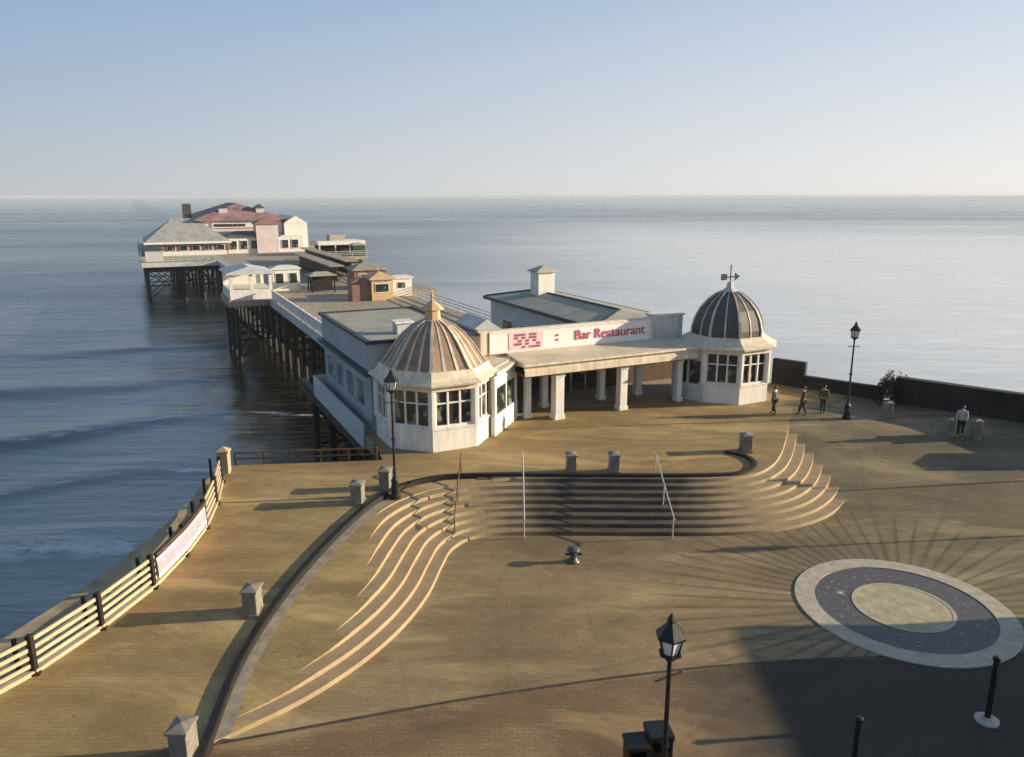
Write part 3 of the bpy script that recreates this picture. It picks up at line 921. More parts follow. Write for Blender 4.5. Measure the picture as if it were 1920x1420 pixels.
# sign board with a pink emblem and worn pink lettering (too small in the picture to read)
s = pier_thing("sign_board", "long pale pink sign board with mauve emblem above the pier entrance", "sign", -1.7, 1.8, 3.8)
obj("board", MB().box(-3.9, 7.1, -.02, .12, 0, 1.12), M_PALEPINK, s, bevel=.01)
obj("frame", MB().box(-3.98, 7.18, -.06, .1, -.08, 0.0).box(-3.98, 7.18, -.06, .1, 1.12, 1.2).box(-3.98, -3.9, -.06, .1, 0, 1.12).box(7.1, 7.18, -.06, .1, 0, 1.12), M_WHITE, s)
em = MB().box(-2.75, -.55, -.05, -.02, .06, 1.06)
emo = obj("emblem", em, M_PINK, s)
gl = MB()
def glyph(x, z, w, h, kind, th=.09):
    y0, y1 = -.085, -.05
    if kind in "lbpdnorcehu":
        gl.box(x, x + th, y0, y1, z, z + h)
    if kind in "dnohu":
        gl.box(x + w - th, x + w, y0, y1, z, z + (h if kind != "h" else h * .55))
    if kind in "odcebp":
        gl.box(x + th, x + w - th, y0, y1, z, z + th)
    if kind in "odcebpnr":
        gl.box(x + th, x + w - th, y0, y1, z + h - th, z + h)
    if kind in "ehbp":
        gl.box(x + th, x + w - th, y0, y1, z + h * .48, z + h * .48 + th)
    if kind in "bp":
        gl.box(x + w - th, x + w, y0, y1, z + (h * .48 if kind == "p" else 0), z + h)
for r_, row in enumerate(("01110110", "01010110", "00101010", "01101001", "00010111")):
    for c_, ch in enumerate(row):
        if ch == "1":
            gl.box(-2.62 + c_ * .24, -2.62 + c_ * .24 + .2, -.08, -.05, .86 - r_ * .18, .98 - r_ * .18)
obj("emblem_marks", gl, M_MAUVE, emo)
ink = mat("faded_pink_lettering", (0.52, 0.10, 0.14), .5, .1)
obj("bullet", MB().box(.35, .5, -.06, -.03, .38, .5).box(.35, .5, -.06, -.03, .66, .78), ink, s)
tx = bpy.data.curves.new("lettering", 'FONT')
tx.body = "Bar Restaurant"
tx.size = .84
tx.extrude = .02
tx.materials.append(ink)
tmp = bpy.data.objects.new("lettering_curve", tx)
C.objects.link(tmp)
bpy.context.view_layer.update()
tme = bpy.data.meshes.new_from_object(tmp.evaluated_get(bpy.context.evaluated_depsgraph_get()))
bpy.data.objects.remove(tmp)
to = obj("lettering", tme, ink, s)
to.location = (1.6, -.05, .34)
to.rotation_euler = (pi / 2, 0, 0)

# ------------------------------------------------------------------ halls behind the entrance
t = pier_thing("pier_hall", "long pale grey clad hall with flat grey-green roof behind the near kiosk", "hall", -8.0, 0)
obj("lower_wall", MB().box(-4.5, 1.9, 2.2, 13.5, -.2, 3.1), M_SLATE, t)
obj("string_course", MB().box(-4.85, 1.95, 2.0, 13.7, 3.1, 3.3), M_TRIM, t)
obj("upper_wall", MB().box(-4.55, 1.9, 2.1, 13.6, 3.3, 4.85), mat("pale_slate_cladding", (0.42, 0.43, 0.43), .6, .12, 1.0, streak=(1, 1, .3)), t)
obj("parapet", MB().box(-4.72, -4.45, 1.95, 13.75, 4.85, 5.02).box(1.65, 2.0, 1.95, 13.75, 4.85, 5.02).box(-4.45, 1.65, 13.5, 13.75, 4.85, 5.02).box(-4.45, 1.65, 1.95, 2.2, 4.85, 5.02), M_TRIM, t)
obj("roof", MB().box(-4.5, 1.7, 2.15, 13.55, 4.8, 4.93), M_FELT, t)
wm = MB()
for k in range(4):
    y = 3.4 + k * 2.5
    w = MB().box(-4.56, -4.48, y, y + 1.5, 1.0, 2.6)
    wo = obj("window", w, M_GREYW, t)
    obj("pane", MB().box(-4.58, -4.55, y + .1, y + .7, 1.1, 2.5).box(-4.58, -4.55, y + .8, y + 1.4, 1.1, 2.5), M_GLASS, wo)
rv = pier_thing("roof_vent", "small white boxy vent on the flat roof behind the near dome", "vent", -10.0, 4.2, 4.93)
obj("housing", MB().box(-.45, .45, -.4, .4, 0, .62), M_GREYW, rv, bevel=.03)
obj("cap", MB().box(-.55, .55, -.5, .5, .62, .72), M_WHITE, rv)

t = pier_thing("pier_hall", "long hall with pitched grey-green roof and white ridge turret behind the sign", "hall", 6.5, 0)
obj("wall", MB().box(-2.9, 3.4, 5.5, 22, -.2, 4.0), M_GREYW, t)
rf = MB().hip(-2.9, 3.4, 5.2, 22.2, 4.2, 4.78, 2.2, 'y', .35, .18)
obj("roof", rf, M_FELT, t)
tr = MB()
tr.bar((.25, 7.2, 4.82), (.25, 20.2, 4.82), .24, .10)
for sx in (-3.3, 3.8):
    tr.bar((sx, 4.8, 4.1), (sx, 22.6, 4.1), .14, .24)
tr.bar((-3.3, 22.6, 4.1), (3.8, 22.6, 4.1), .14, .24)
tr.bar((.25, 20.2, 4.82), (-3.2, 22.5, 4.24), .22, .12)
tr.bar((.25, 7.2, 4.82), (-3.2, 4.9, 4.24), .22, .12)
obj("roof_trim", tr, M_TRIM, t)
vt = obj("ridge_turret", MB().box(-.65, .85, 17.6, 19.0, 4.6, 6.5), M_WHITE, t)
obj("cap", MB().hip(-.75, .95, 17.5, 19.1, 6.6, 7.0, .8, 'y', .12, .1), M_STONE, vt)
for k in range(4):
    y = 7.5 + k * 3.4
    wo = obj("window", MB().box(-2.96, -2.86, y, y + 1.8, 1.0, 2.7), M_WHITE, t)
    obj("pane", MB().box(-2.99, -2.95, y + .1, y + .85, 1.1, 2.6).box(-2.99, -2.95, y + .95, y + 1.7, 1.1, 2.6), M_GLASS, wo)

t = pier_thing("gabled_lobby", "small brown gabled lobby poking up between near dome and sign", "lobby", -2.6, 9.2)
obj("wall", MB().box(-1.1, 1.1, 0, 3.0, 0, 3.7), M_BROWN, t)
obj("roof", MB().add([(-1.4, -.2, 3.6), (0, -.2, 4.5), (1.4, -.2, 3.6), (-1.4, 3.2, 3.6), (0, 3.2, 4.5), (1.4, 3.2, 3.6)], [(0, 2, 1), (3, 4, 5), (0, 1, 4, 3), (1, 2, 5, 4), (0, 3, 5, 2)]), M_GREYW, t)

# ------------------------------------------------------------------ the pier
pier = pier_thing("pier", "long wooden pier on dark piles running out to sea", "pier", 0, 0)
dk = MB()
dk.box(-13.0, 15.2, -3.0, 14.6, -.75, -0.02)
dk.box(-8.6, 15.2, 14.6, 20, -.75, -0.02)        # wide entrance platform (front end meets the promenade)
dk.box(-8.6, 8.6, 20, 126, -.75, -0.02)
obj("deck", dk, M_DECK, pier)
obj("bay_deck", MB().box(-13.6, -8.6, 61.5, 71, -.75, -0.02), M_DECK, pier)
obj("bay_deck", MB().box(8.6, 13.6, 61.5, 71, -.75, -0.02), M_DECK, pier)
obj("head_deck", MB().box(-22.5, 22, 126, 196, -.75, -0.02), M_DECK, pier)
gd = MB()
for u in (-12.9, -8.0, -4, 0, 4, 8.0):
    gd.box(u - .2, u + .2, 2, 126 if abs(u) < 9 else 20, -1.45, -.75)
for v in np.arange(6, 126, 8.0):
    w = 12.8 if v < 20 else 8.3
    gd.box(-w, w, v - .2, v + .2, -1.9, -1.45)
for v in np.arange(130, 196, 8.0):
    gd.box(-22, 21.5, v - .2, v + .2, -1.9, -.75)
obj("girders", gd, M_PILE, pier)
pile = MB().tube((0, 0, SEA_Z - 2), (0, 0, -1.0), .30, .26, 10).tube((0, 0, -2.2), (0, 0, -1.9), .42, .42, 10)
pm = pile.mesh("pile")
pm.materials.append(M_PILE)
def put_pile(u, v):
    o = bpy.data.objects.new("pile", pm)
    C.objects.link(o)
    o.parent = pier
    o.location = (u, v, 0)
np_ = 0
rows = []
for v in np.arange(6, 126, 5.0):
    us = (-12.8, -7.8, -3, 2.5, 7.8) if v < 20 else ((-12.8, -7.8, -3, 2.5, 7.8) if 60 < v < 74 else (-7.8, -3, 2.5, 7.8))
    rows.append((v, us))
for v in (130, 138, 150, 162, 178, 194):
    rows.append((v, (-21.5, -15, -11.5, -8, -4, 0, 4, 12)))
for v, us in rows:
    for u in us:
        put_pile(u, v)
for v, us in rows:
    bc = MB()
    for a, b in zip(us[:-1], us[1:]):
        bc.bar((a, v, -2.2), (b, v, -7.4), .12, .16)
        bc.bar((a, v + .2, -7.4), (b, v + .2, -2.2), .12, .16)
    bc.bar((us[0], v + .1, -4.8), (us[-1], v + .1, -4.8), .14, .2)
    obj("cross_brace", bc, M_PILE, pier)
for (v0, us), (v1, us1) in zip(rows[:-1], rows[1:]):
    u = us[0]
    if u in us1:
        obj("side_brace", MB().bar((u, v0, -5.2), (u, v1, -5.2), .14, .2), M_PILE, pier)
# pier-side railings, one part per run
def rail_run(a, b, zt=1.05, post=2.0, m=None, name="railing"):
    a, b = Vector(a), Vector(b)
    L = (b - a).length
    mb = MB()
    k = max(1, int(round(L / post)))
    for i in range(k + 1):
        p = a.lerp(b, i / k)
        mb.bar(p, p + Vector((0, 0, zt)), .09, .09, (1, 0, 0))
    for z in (zt, zt * .68, zt * .36):
        mb.bar(a + Vector((0, 0, z)), b + Vector((0, 0, z)), .09, .09)
    return obj(name, mb, m or M_GREYW, pier)
for a, b in ( ((-8.4, 71, 0), (-8.4, 126.2, 0)),
             ((8.4, 20, 0), (8.4, 61.7, 0)), ((8.4, 71, 0), (8.4, 126, 0)), ((-22.3, 126.2, 0), (-8.6, 126.2, 0)), ((8.4, 126.2, 0), (21.8, 126.2, 0)),
             ((-22.3, 126.2, 0), (-22.3, 195.8, 0)), ((21.8, 126.2, 0), (21.8, 195.8, 0)), ((15.0, 6.0, 0), (15.0, 19.8, 0))):
    rail_run(a, b, post=3.0)
sc_ = MB()
for k in range(16):
    v0 = 14.9 + k * 3.0
    if v0 > 60:
        break
    sc_.box(-8.5, -8.42, v0 + .1, min(61.4, v0 + 2.9), .08, 1.1).box(-8.56, -8.36, v0 - .1, v0 + .1, 0, 1.25)
sc_.box(-8.58, -8.34, 14.8, 61.5, 1.1, 1.18)
obj("solid_parapet", sc_, M_WHITE, pier)
obj("side_fascia", MB().box(-13.12, -13.02, 2.0, 14.6, -.85, .55).box(-13.12, -8.7, 14.62, 14.72, -.85, .55).box(-8.72, -8.62, 14.8, 61.4, -.85, .02).box(-8.72, -8.62, 71.1, 125.9, -.85, .02).box(-22.62, -22.52, 126, 196, -.85, .02).box(-22.5, -8.6, 125.88, 125.98, -.85, .02), M_GREYW, pier)

obj("abutment", MB().box(-11.8, 14.0, 3.0, 5.0, SEA_Z - 2, -1.5), M_SEAWALL, pier)
# things that stand on the pier
def pavilion(name, label, cat, u, v, w, d, h, wall, roof, roofh=.9, over=.3, axis='x', opening=True, group=None):
    t = pier_thing(name, label, cat, u, v, group=group)
    obj("wall", MB().box(-w / 2, w / 2, -d / 2, d / 2, 0, h), wall, t)
    obj("roof", MB().hip(-w / 2, w / 2, -d / 2, d / 2, h + .12, h + .12 + roofh, min(w, d) * .42, axis, over, .14), roof, t)
    if opening:
        n = max(1, int(w / 1.8))
        for i in range(n):
            x = -w / 2 + (i + .5) * w / n
            ww = obj("window", MB().box(x - .6, x + .6, -d / 2 - .04, -d / 2 + .02, .95, h - .45), M_WHITE, t)
            obj("pane", MB().box(x - .5, x + .5, -d / 2 - .06, -d / 2 - .03, 1.05, h - .55), M_GLASS, ww)
    return t

# white bay shelter leaning out over the water
t = pier_thing("bay_shelter", "white wind shelter on a bay jutting out from the pier side", "shelter", -10.6, 65.6)
obj("wall", MB().box(-2.7, 2.4, -3.4, 4.2, 0, 1.2).box(-2.7, -2.3, -3.4, -3.0, 1.2, 3.2).box(-.3, .1, -3.4, -3.0, 1.2, 3.2).box(2.0, 2.4, -3.4, -3.0, 1.2, 3.2).box(-2.7, -2.3, 3.8, 4.2, 1.2, 3.2).box(2.0, 2.4, 3.8, 4.2, 1.2, 3.2).box(-2.7, 2.4, 4.0, 4.15, 1.2, 3.2), M_WHITE, t)
obj("bench", MB().box(-2.2, 1.9, .2, 1.0, .1, .55), M_BROWN, t)
obj("roof", MB().hip(-2.7, 2.4, -3.4, 4.2, 3.3, 3.95, 1.6, 'y', .35, .2), M_GREYW, t)
pavilion("white_kiosk", "small square white kiosk lit by the sun beside the bay shelter", "kiosk", -5.2, 71.0, 3.6, 3.0, 2.9, M_WHITE, M_WHITE, .35, .2)
t = pier_thing("dark_shelter", "low dark open shelter in the middle of the pier deck", "shelter", -1.2, 66.5)
for x in (-1.5, 1.5):
    for y in (-1.2, 1.2):
        obj("post", MB().box(x - .08, x + .08, y - .08, y + .08, 0, 2.2), M_BLACK, t)
obj("back_panel", MB().box(-1.5, 1.5, -.05, .05, .1, 2.0), M_DARK, t)
obj("roof", MB().hip(-1.6, 1.6, -1.3, 1.3, 2.3, 2.7, 1.0, 'x', .2, .1), M_FELT, t)

t = pier_thing("ochre_kiosk", "square ochre kiosk with red-brown side and low pyramid roof on the pier", "kiosk", 3.6, 56.0)
obj("wall", MB().box(-1.3, 1.4, -1.7, 1.2, 0, 2.6), M_ORANGE, t)
obj("side_panel", MB().box(-3.6, -1.35, -1.2, 1.1, 0, 2.3), M_RED, t)
obj("roof", MB().hip(-1.3, 1.4, -1.7, 1.2, 2.7, 3.5, 1.4, 'y', .3, .16), M_ORANGE, t)
obj("side_roof", MB().hip(-3.6, -1.35, -1.2, 1.1, 2.38, 2.75, 1.0, 'y', .15, .1), M_RED, t)
wo = obj("window", MB().box(-.9, .9, -1.76, -1.68, .95, 2.1), M_WHITE, t)
obj("pane", MB().box(-.8, .8, -1.79, -1.75, 1.05, 2.0), M_GLASS, wo)
obj("finial", MB().lathe([(.06, 3.42), (.11, 3.62), (.02, 4.0)], 8), M_ORANGE, t)
pavilion("white_stall", "low white stall with flat white roof right of the ochre kiosk", "stall", 7.0, 58.5, 2.8, 2.6, 2.3, M_WHITE, M_WHITE, .2, .25)
# glazed wind screens running along the right half of the deck
def wind_screen(u, v0, v1, label, m, h=2.4):
    t = pier_thing("wind_screen", label, "wind shelter", u, v0)
    L = v1 - v0
    p = MB()
    for k in range(int(L / 3) + 1):
        y = k * L / int(L / 3)
        p.box(-.07, .07, y - .07, y + .07, 0, h)
    obj("posts", p, M_BROWN, t)
    obj("panel", MB().box(-.03, .03, 0, L, .2, h - .1), m, t)
    obj("roof", MB().box(-1.1, 1.1, -.3, L + .3, h, h + .14), mat("brown_felt_roof", (0.34, 0.29, 0.235), .8, .2, .8), t)
    obj("bench", MB().box(.1, .6, .2, L - .2, .4, .48).box(-.6, -.1, .2, L - .2, .4, .48), M_BROWN, t)
wind_screen(3.2, 76, 104, "long brown wind shelter down the middle of the pier near the theatre", M_BROWN)
wind_screen(7.4, 84, 120, "long brown wind shelter along the far right pier edge", M_BROWN)
pavilion("brown_kiosk", "low brown roofed kiosk between the ochre kiosk and far wind shelters", "kiosk", 5.6, 68.5, 4.5, 4.0, 2.6, M_RED, mat("brown_felt_roof", (0.34, 0.29, 0.235)), .7, .3)

# pier-head theatre
t = pier_thing("theatre", "red-roofed white theatre with slate side wing on the pier head", "theatre", 0, 150)
pinkw = mat("pink_white_render", (0.66, 0.55, 0.55), .6, .1, .6)
obj("hall_wall", MB().box(-9.5, 8.5, 2, 34, 0, 7.3), pinkw, t)
obj("red_roof", MB().hip(-9.5, 8.5, 2, 34, 7.5, 10.9, 7.0, 'y', 1.0, .5), M_TERRA, t)
for x in (-4.2, 4.0):
    dm = obj("dormer", MB().box(x - .9, x + .9, 3.6, 6.5, 8.2, 9.8), M_GREYW, t)
    obj("dormer_roof", MB().hip(x - .9, x + .9, 3.6, 6.5, 9.9, 10.7, .9, 'y', .2, .1), M_LEAD, dm)
cl = obj("clerestory", MB().box(-7.0, 7.6, 1.7, 1.98, 5.4, 7.0), M_WHITE, t)
obj("pane", MB().box(-6.6, .2, 1.62, 1.69, 5.7, 6.3), M_GLASS, cl)
obj("foyer_wall", MB().box(-4.6, 12.0, -4.5, 1.5, 0, 3.6), M_WHITE, t)
obj("foyer_roof", MB().hip(-4.6, 6.6, -4.5, 1.7, 3.7, 4.8, 2.4, 'x', .4, .2), mat("foyer_slate", (0.10, .105, .11), .6, .2), t)
obj("entrance_tower", MB().box(1.6, 6.4, -5.2, -1.0, 0, 6.4), pinkw, t)
obj("tower_roof", MB().hip(1.6, 6.4, -5.2, -1.0, 6.5, 7.8, 2.4, 'x', .3, .2), M_TERRA, t)
obj("stage_block", MB().box(8.7, 14.0, 0.0, 20, 0, 6.4).add([(8.7, -.1, 6.4), (14.0, -.1, 6.4), (11.3, -.1, 8.0), (8.7, 20, 6.4), (14, 20, 6.4), (11.3, 20, 8.0)], [(0, 1, 2), (3, 5, 4), (0, 2, 5, 3), (1, 4, 5, 2)]), M_WHITE, t)
for k in range(7):
    x = -4.2 + k * 2.25
    wo = obj("window", MB().box(x, x + 1.6, -4.62, -4.5, .8, 2.9), M_WHITE, t)
    obj("pane", MB().box(x + .12, x + 1.48, -4.68, -4.61, .95, 2.75), M_GLASS, wo)
obj("wing_wall", MB().box(-20.5, -5.0, -6, 14, 0, 2.4), M_RED, t)
obj("wing_band", MB().box(-20.6, -4.95, -6.1, -6.01, 0, .9), M_WHITE, t)
for k in range(6):
    x = -19.6 + k * 2.5
    wo = obj("window", MB().box(x, x + 1.7, -6.12, -6.0, 1.0, 2.2), M_WHITE, t)
    obj("pane", MB().box(x + .12, x + 1.58, -6.16, -6.11, 1.1, 2.1), M_GLASS, wo)
obj("wing_gutter", MB().box(-21.5, -4.0, -7.05, -6.92, 2.5, 2.95), M_WHITE, t)
obj("wing_roof", MB().hip(-20.5, -5.0, -6, 14, 2.9, 7.6, 6.2, 'x', .9, .3), mat("blue_slate_roof", (0.40, .385, .36), .55, .2, .6), t)
obj("chimney", MB().box(-12.6, -10.8, 6.0, 8.0, 5.5, 10.8), M_LEAD, t)
t = pier_thing("pier_head_cafe", "low flat-roofed white cafe with dark windows right of the theatre", "cafe", 17.5, 133.5)
obj("wall", MB().box(-4.6, 4.4, -2, 4, 0, 2.2), M_DARK, t)
obj("roof", MB().box(-5.4, 5.0, -3.2, 4.6, 2.2, 3.0), M_WHITE, t)
obj("roof_light", MB().box(-2.2, 1.2, -.5, 2.5, 3.0, 4.2), M_FELT, t)
for x in (-5.0, -1.6, 1.6, 4.6):
    obj("post", MB().box(x - .12, x + .12, -3.0, -2.76, 0, 2.2), M_WHITE, t)
pavilion("green_hut", "small dark green hut on the right corner of the pier head", "hut", 20.2, 128.4, 2.6, 2.4, 2.2, mat("dark_green_paint", (.03, .05, .035), .6), M_FELT, .4, .2, opening=False)
pavilion("grey_hut", "small grey hut on the left corner of the pier head", "hut", -20.0, 130.5, 3.2, 3.0, 2.2, M_GREYW, mat("dark_green_roof", (.06, .08, .07), .6), .5, .3, opening=False)

# ------------------------------------------------------------------ left promenade railing with raked stays
rl = thing("sea_railing", "cream horizontal bar railing with dark posts along the promenade's sea edge", "railing", (0, 0, 0))
RAILP = [(-17.0, 12.6), (-15.5, 16.4), (-13.7, 19.33), (-12.85, 21.4), (-12.21, 23.61), (-12.0, 25.7), (-12.02, 27.71), (-12.36, 29.76), (-13.04, 32.2)]
def gp(x, y):
    return Vector((x, y, float(z_prom(np.array(y)))))
for x, y in RAILP:
    p = gp(x, y)
    mb = MB().bar(p - Vector((0, 0, .1)), p + Vector((0, 0, 1.22)), .17, .17, (1, 0, 0))
    o = Vector((-.32, -.1, 0))
    mb.bar(p + o - Vector((0, 0, .1)) + Vector((-.06, 0, 0)), p + o * .9 + Vector((-.1, 0, 1.15)), .10, .10, (0, 1, 0))
    mb.bar(p + o * .4 + Vector((0, 0, -.02)), p - o * .5 + Vector((0, 0, -.02)), .34, .14)
    obj("post", mb, M_KERB, rl, bevel=.012)
for a, b in zip(RAILP[:-1], RAILP[1:]):
    for z in (.28, .53, .78, 1.04):
        pa, pb = gp(*a) + Vector((0, 0, z)), gp(*b) + Vector((0, 0, z))
        n_ = max(1, int((pb - pa).length))
        obj("rail", MB().bar(pa, pb, .055, .115), M_CREAM2, rl)
for a, b in zip(RAILP[:-1], RAILP[1:]):
    obj("base_kerb", MB().bar(gp(*a) + Vector((0, 0, .02)), gp(*b) + Vector((0, 0, .02)), .2, .2), M_CREAM2, rl)

bn = thing("banner", "pink and white banner tied to the cream railing", "banner", (0, 0, 0))
mb = MB(); mb2 = MB(); mb3 = MB()
for a, b, f0, f1 in ((RAILP[4], RAILP[5], .1, 1.0), (RAILP[5], RAILP[6], 0.0, .95)):
    pa, pb = gp(*a), gp(*b)
    q0, q1 = pa.lerp(pb, f0), pa.lerp(pb, f1)
    off_ = Vector((.10, 0, 0))
    mb.bar(q0 + off_ + Vector((0, 0, .60)), q1 + off_ + Vector((0, 0, .60)), .02, .78)
    mb2.bar(q0 + off_ + Vector((.014, 0, .62)), q1 + off_ + Vector((.014, 0, .62)), .01, .46)
    mb3.bar(q0 + Vector((.06, 0, 1.06)), q1 + Vector((.06, 0, 1.06)), .14, .16)
bo = obj("cloth", mb, mat("white_banner_cloth", (.80, .76, .72), .6, .05), bn)
obj("pink_print", mb2, mat("pale_pink_print", (.72, .33, .42), .6, .15, 3), bo)
obj("top_rail", mb3, M_BROWN, bn)

g_ = thing("gate_pier", "pale stone pier with pyramid cap at the far end of the cream railing", "stone pier", (-13.35, 33.5, 0), .1)
obj("shaft", MB().box(-.24, .24, -.24, .24, -.2, 1.0), M_TANWALL, g_, bevel=.03)
obj("cap", MB().lathe([(.4, 1.0), (.4, 1.08), (.05, 1.25)], 4, (0, 0), pi / 4), M_TANWALL, g_)

dr = thing("dark_railing", "low dark railing along the deck edge left of the near kiosk", "railing", (0, 0, 0))
P0, P1 = Vector((-13.2, 34.5, 0)), Vector((-6.6, 35.25, 0))
for i in range(6):
    p = P0.lerp(P1, i / 5)
    obj("post", MB().bar(p, p + Vector((0, 0, .62)), .08, .08, (1, 0, 0)), M_RUST, dr)
for z in (.3, .6):
    obj("rail", MB().bar(P0 + Vector((0, 0, z)), P1 + Vector((0, 0, z)), .06, .07), M_RUST, dr)

# ------------------------------------------------------------------ right sea wall
sw = thing("parapet_wall", "dark parapet wall along the right sea edge of the forecourt", "wall", (0, 0, 0))
def wseg(name, P, h, w, m):
    mb = MB()
    for a, b in zip(P[:-1], P[1:]):
        a_, b_ = Vector((*a, 0)), Vector((*b, 0))
        mb.bar(a_ + Vector((0, 0, h / 2 - .2)), b_ + Vector((0, 0, h / 2 - .2)), w, h + .4)
    return obj(name, mb, m, sw, bevel=.03)
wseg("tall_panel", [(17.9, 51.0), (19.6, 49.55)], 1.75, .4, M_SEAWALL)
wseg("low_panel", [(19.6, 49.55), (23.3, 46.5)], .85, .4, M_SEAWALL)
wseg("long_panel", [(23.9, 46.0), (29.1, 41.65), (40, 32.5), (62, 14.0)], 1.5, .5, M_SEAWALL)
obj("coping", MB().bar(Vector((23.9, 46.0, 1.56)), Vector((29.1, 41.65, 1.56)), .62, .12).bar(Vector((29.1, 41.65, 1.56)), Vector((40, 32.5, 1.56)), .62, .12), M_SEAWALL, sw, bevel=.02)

def leaf_clump(rad, n, seed, flat=.8):
    rnd = random.Random(seed)
    mb = MB()
    for i in range(n):
        th_, ph = rnd.uniform(0, 2 * pi), math.acos(rnd.uniform(-.3, 1))
        rr = rad * rnd.uniform(.55, 1.05) * (1 + .25 * sin(3 * th_ + seed))
        c = Vector((rr * sin(ph) * cos(th_), rr * sin(ph) * sin(th_), rr * cos(ph) * flat + rad * .35))
        a = Vector((rnd.gauss(0, 1), rnd.gauss(0, 1), rnd.gauss(0, 1))).normalized()
        b = a.orthogonal().normalized()
        s_ = rnd.uniform(.05, .11)
        mb.add([c - a * s_, c + b * s_ * .5, c + a * s_, c - b * s_ * .5], [(0, 1, 2, 3)])
    return mb
sh = thing("shrub", "dark bushy shrub growing at the break in the right parapet wall", "shrub", (23.75, 46.15, 0))
obj("stems", MB().tube((0, 0, 0), (.1, 0, 1.2), .06, .03, 6).tube((0, 0, 0), (-.3, .1, 1.1), .05, .02, 6).tube((0, 0, 0), (.3, -.2, 1.1), .05, .02, 6), M_BROWN, sh)
obj("foliage", leaf_clump(1.0, 3600, 3, 1.3), M_HEDGE, sh)

# ------------------------------------------------------------------ lamps
def lamp(x, y, label, z=None, H=5.4):
    z = gz(x, y) if z is None else z
    t = thing("street_lamp", label, "street lamp", (x, y, z), 0, "black promenade lamps")
    obj("base", MB().lathe([(.24, 0), (.24, .12), (.17, .2), (.15, .75), (.18, .8), (.10, .92), (.085, 1.0)], 12), M_BLACK, t, smooth=False)
    obj("post", MB().tube((0, 0, .9), (0, 0, H - .72), .06, .045, 12).lathe([(.09, 2.6), (.09, 2.68)], 12).tube((-.34, 0, H - 1.15), (.34, 0, H - 1.15), .022, .022, 8), M_BLACK, t)
    ln = MB().lathe([(.10, H - .76), (.12, H - .70), (.24, H - .64), (.24, H - .6)], 6)
    for k in range(6):
        q = k * pi / 3
        ln.tube((.16 * cos(q), .16 * sin(q), H - .66), (.26 * cos(q), .26 * sin(q), H - .22), .018, .018, 5)
    ln.lathe([(.32, H - .24), (.32, H - .2), (.16, H - .02), (.08, H + .08), (.10, H + .12), (.02, H + .26)], 6)
    lo = obj("lantern", ln, M_BLACK, t)
    obj("lantern_glass", MB().lathe([(.14, H - .62), (.235, H - .24)], 6), M_LAMPW, lo)
    return t
L0 = lamp(19.3, 42.3, "black lamp post standing near the right sea wall against bright water")
dup(L0, (-5.0, 30.64, gz(-5.0, 30.64)), .3, "black lamp post in front of the near kiosk's shaded side")
LF = dup(L0, (3.17, 13.6, gz(3.17, 13.6)), .5, "foreground lamp post beside two black litter bins")
dup(L0, (33.0, 35.4, gz(33.0, 35.4)), .1, "unseen black lamp post near the parapet, added for its streak shadow")  # this lamp and the next are out of view, added for streak shadows
dup(L0, (30.5, 30.2, gz(30.5, 30.2)), .7, "unseen black lamp post beside the unseen building, added for its streak shadow")
def litter_bin(x, y, h, w, label):
    t = thing("litter_bin", label, "litter bin", (x, y, gz(x, y)), .12, "litter bins by the foreground lamp")
    obj("body", MB().box(-w / 2, w / 2, -w / 2, w / 2, .06, h * .62).box(-w / 2, w / 2, w / 2 - .06, w / 2, h * .62, h * .86).box(-w / 2, -w / 2 + .06, -w / 2, w / 2, h * .62, h * .86).box(w / 2 - .06, w / 2, -w / 2, w / 2, h * .62, h * .86), M_BLACK, t, bevel=.012)
    obj("lid", MB().box(-w / 2 - .03, w / 2 + .03, -w / 2 - .03, w / 2 + .03, h * .86, h), M_BLACK, t, bevel=.03)
    obj("plinth", MB().box(-w / 2 + .04, w / 2 - .04, -w / 2 + .04, w / 2 - .04, -.05, .06), M_BLACK, t)
litter_bin(2.98, 15.75, 1.05, .5, "shorter square black litter bin left of the foreground lamp")
litter_bin(3.55, 15.95, 1.2, .56, "taller square black litter bin right of the foreground lamp")

def sign_post(x, y, label, H):
    t = thing("marker_post", label, "post", (x, y, gz(x, y)), .2)
    obj("shaft", MB().lathe([(.075, 0), (.07, H - .15), (.10, H - .12), (.10, H - .03), (.04, H)], 12), M_BLACK, t)
    obj("base", MB().lathe([(.30, -.02), (.30, .06), (.14, .10), (.14, .13)], 16), M_STONE, t)
    return t
sign_post(12.74, 17.77, "thin black post on a pale round base beside the paved circle", 1.95)
sign_post(8.34, 15.9, "thin black post in deep shade at the bottom edge", 1.55)

# ------------------------------------------------------------------ bollards
GB = "square stone bollards around the forecourt"
def bollard(x, y, label, w=.46, h=.98, d=.62):
    t = thing("bollard", label, "bollard", (x, y, gz(x, y)), random.uniform(-.06, .06), GB)
    obj("shaft", MB().box(-w / 2, w / 2, -d / 2, d / 2, -.1, h * .86), M_BOLL, t, bevel=.025)
    cp = MB()
    cp.add([(-w / 2 - .04, -d / 2 - .04, h * .86), (w / 2 + .04, -d / 2 - .04, h * .86), (w / 2 + .04, d / 2 + .04, h * .86), (-w / 2 - .04, d / 2 + .04, h * .86),
            (-w / 2 - .04, -d / 2 - .04, h * .92), (w / 2 + .04, -d / 2 - .04, h * .92), (w / 2 + .04, d / 2 + .04, h * .92), (-w / 2 - .04, d / 2 + .04, h * .92), (0, 0, h)],
           [(3, 2, 1, 0), (0, 1, 5, 4), (1, 2, 6, 5), (2, 3, 7, 6), (3, 0, 4, 7), (4, 5, 8), (5, 6, 8), (6, 7, 8), (7, 4, 8)])
    obj("cap", cp, M_BOLL, t)
    obj("foot", MB().box(-w / 2 - .04, w / 2 + .04, -d / 2 - .04, d / 2 + .04, -.1, .1), M_BOLL, t)
    return t
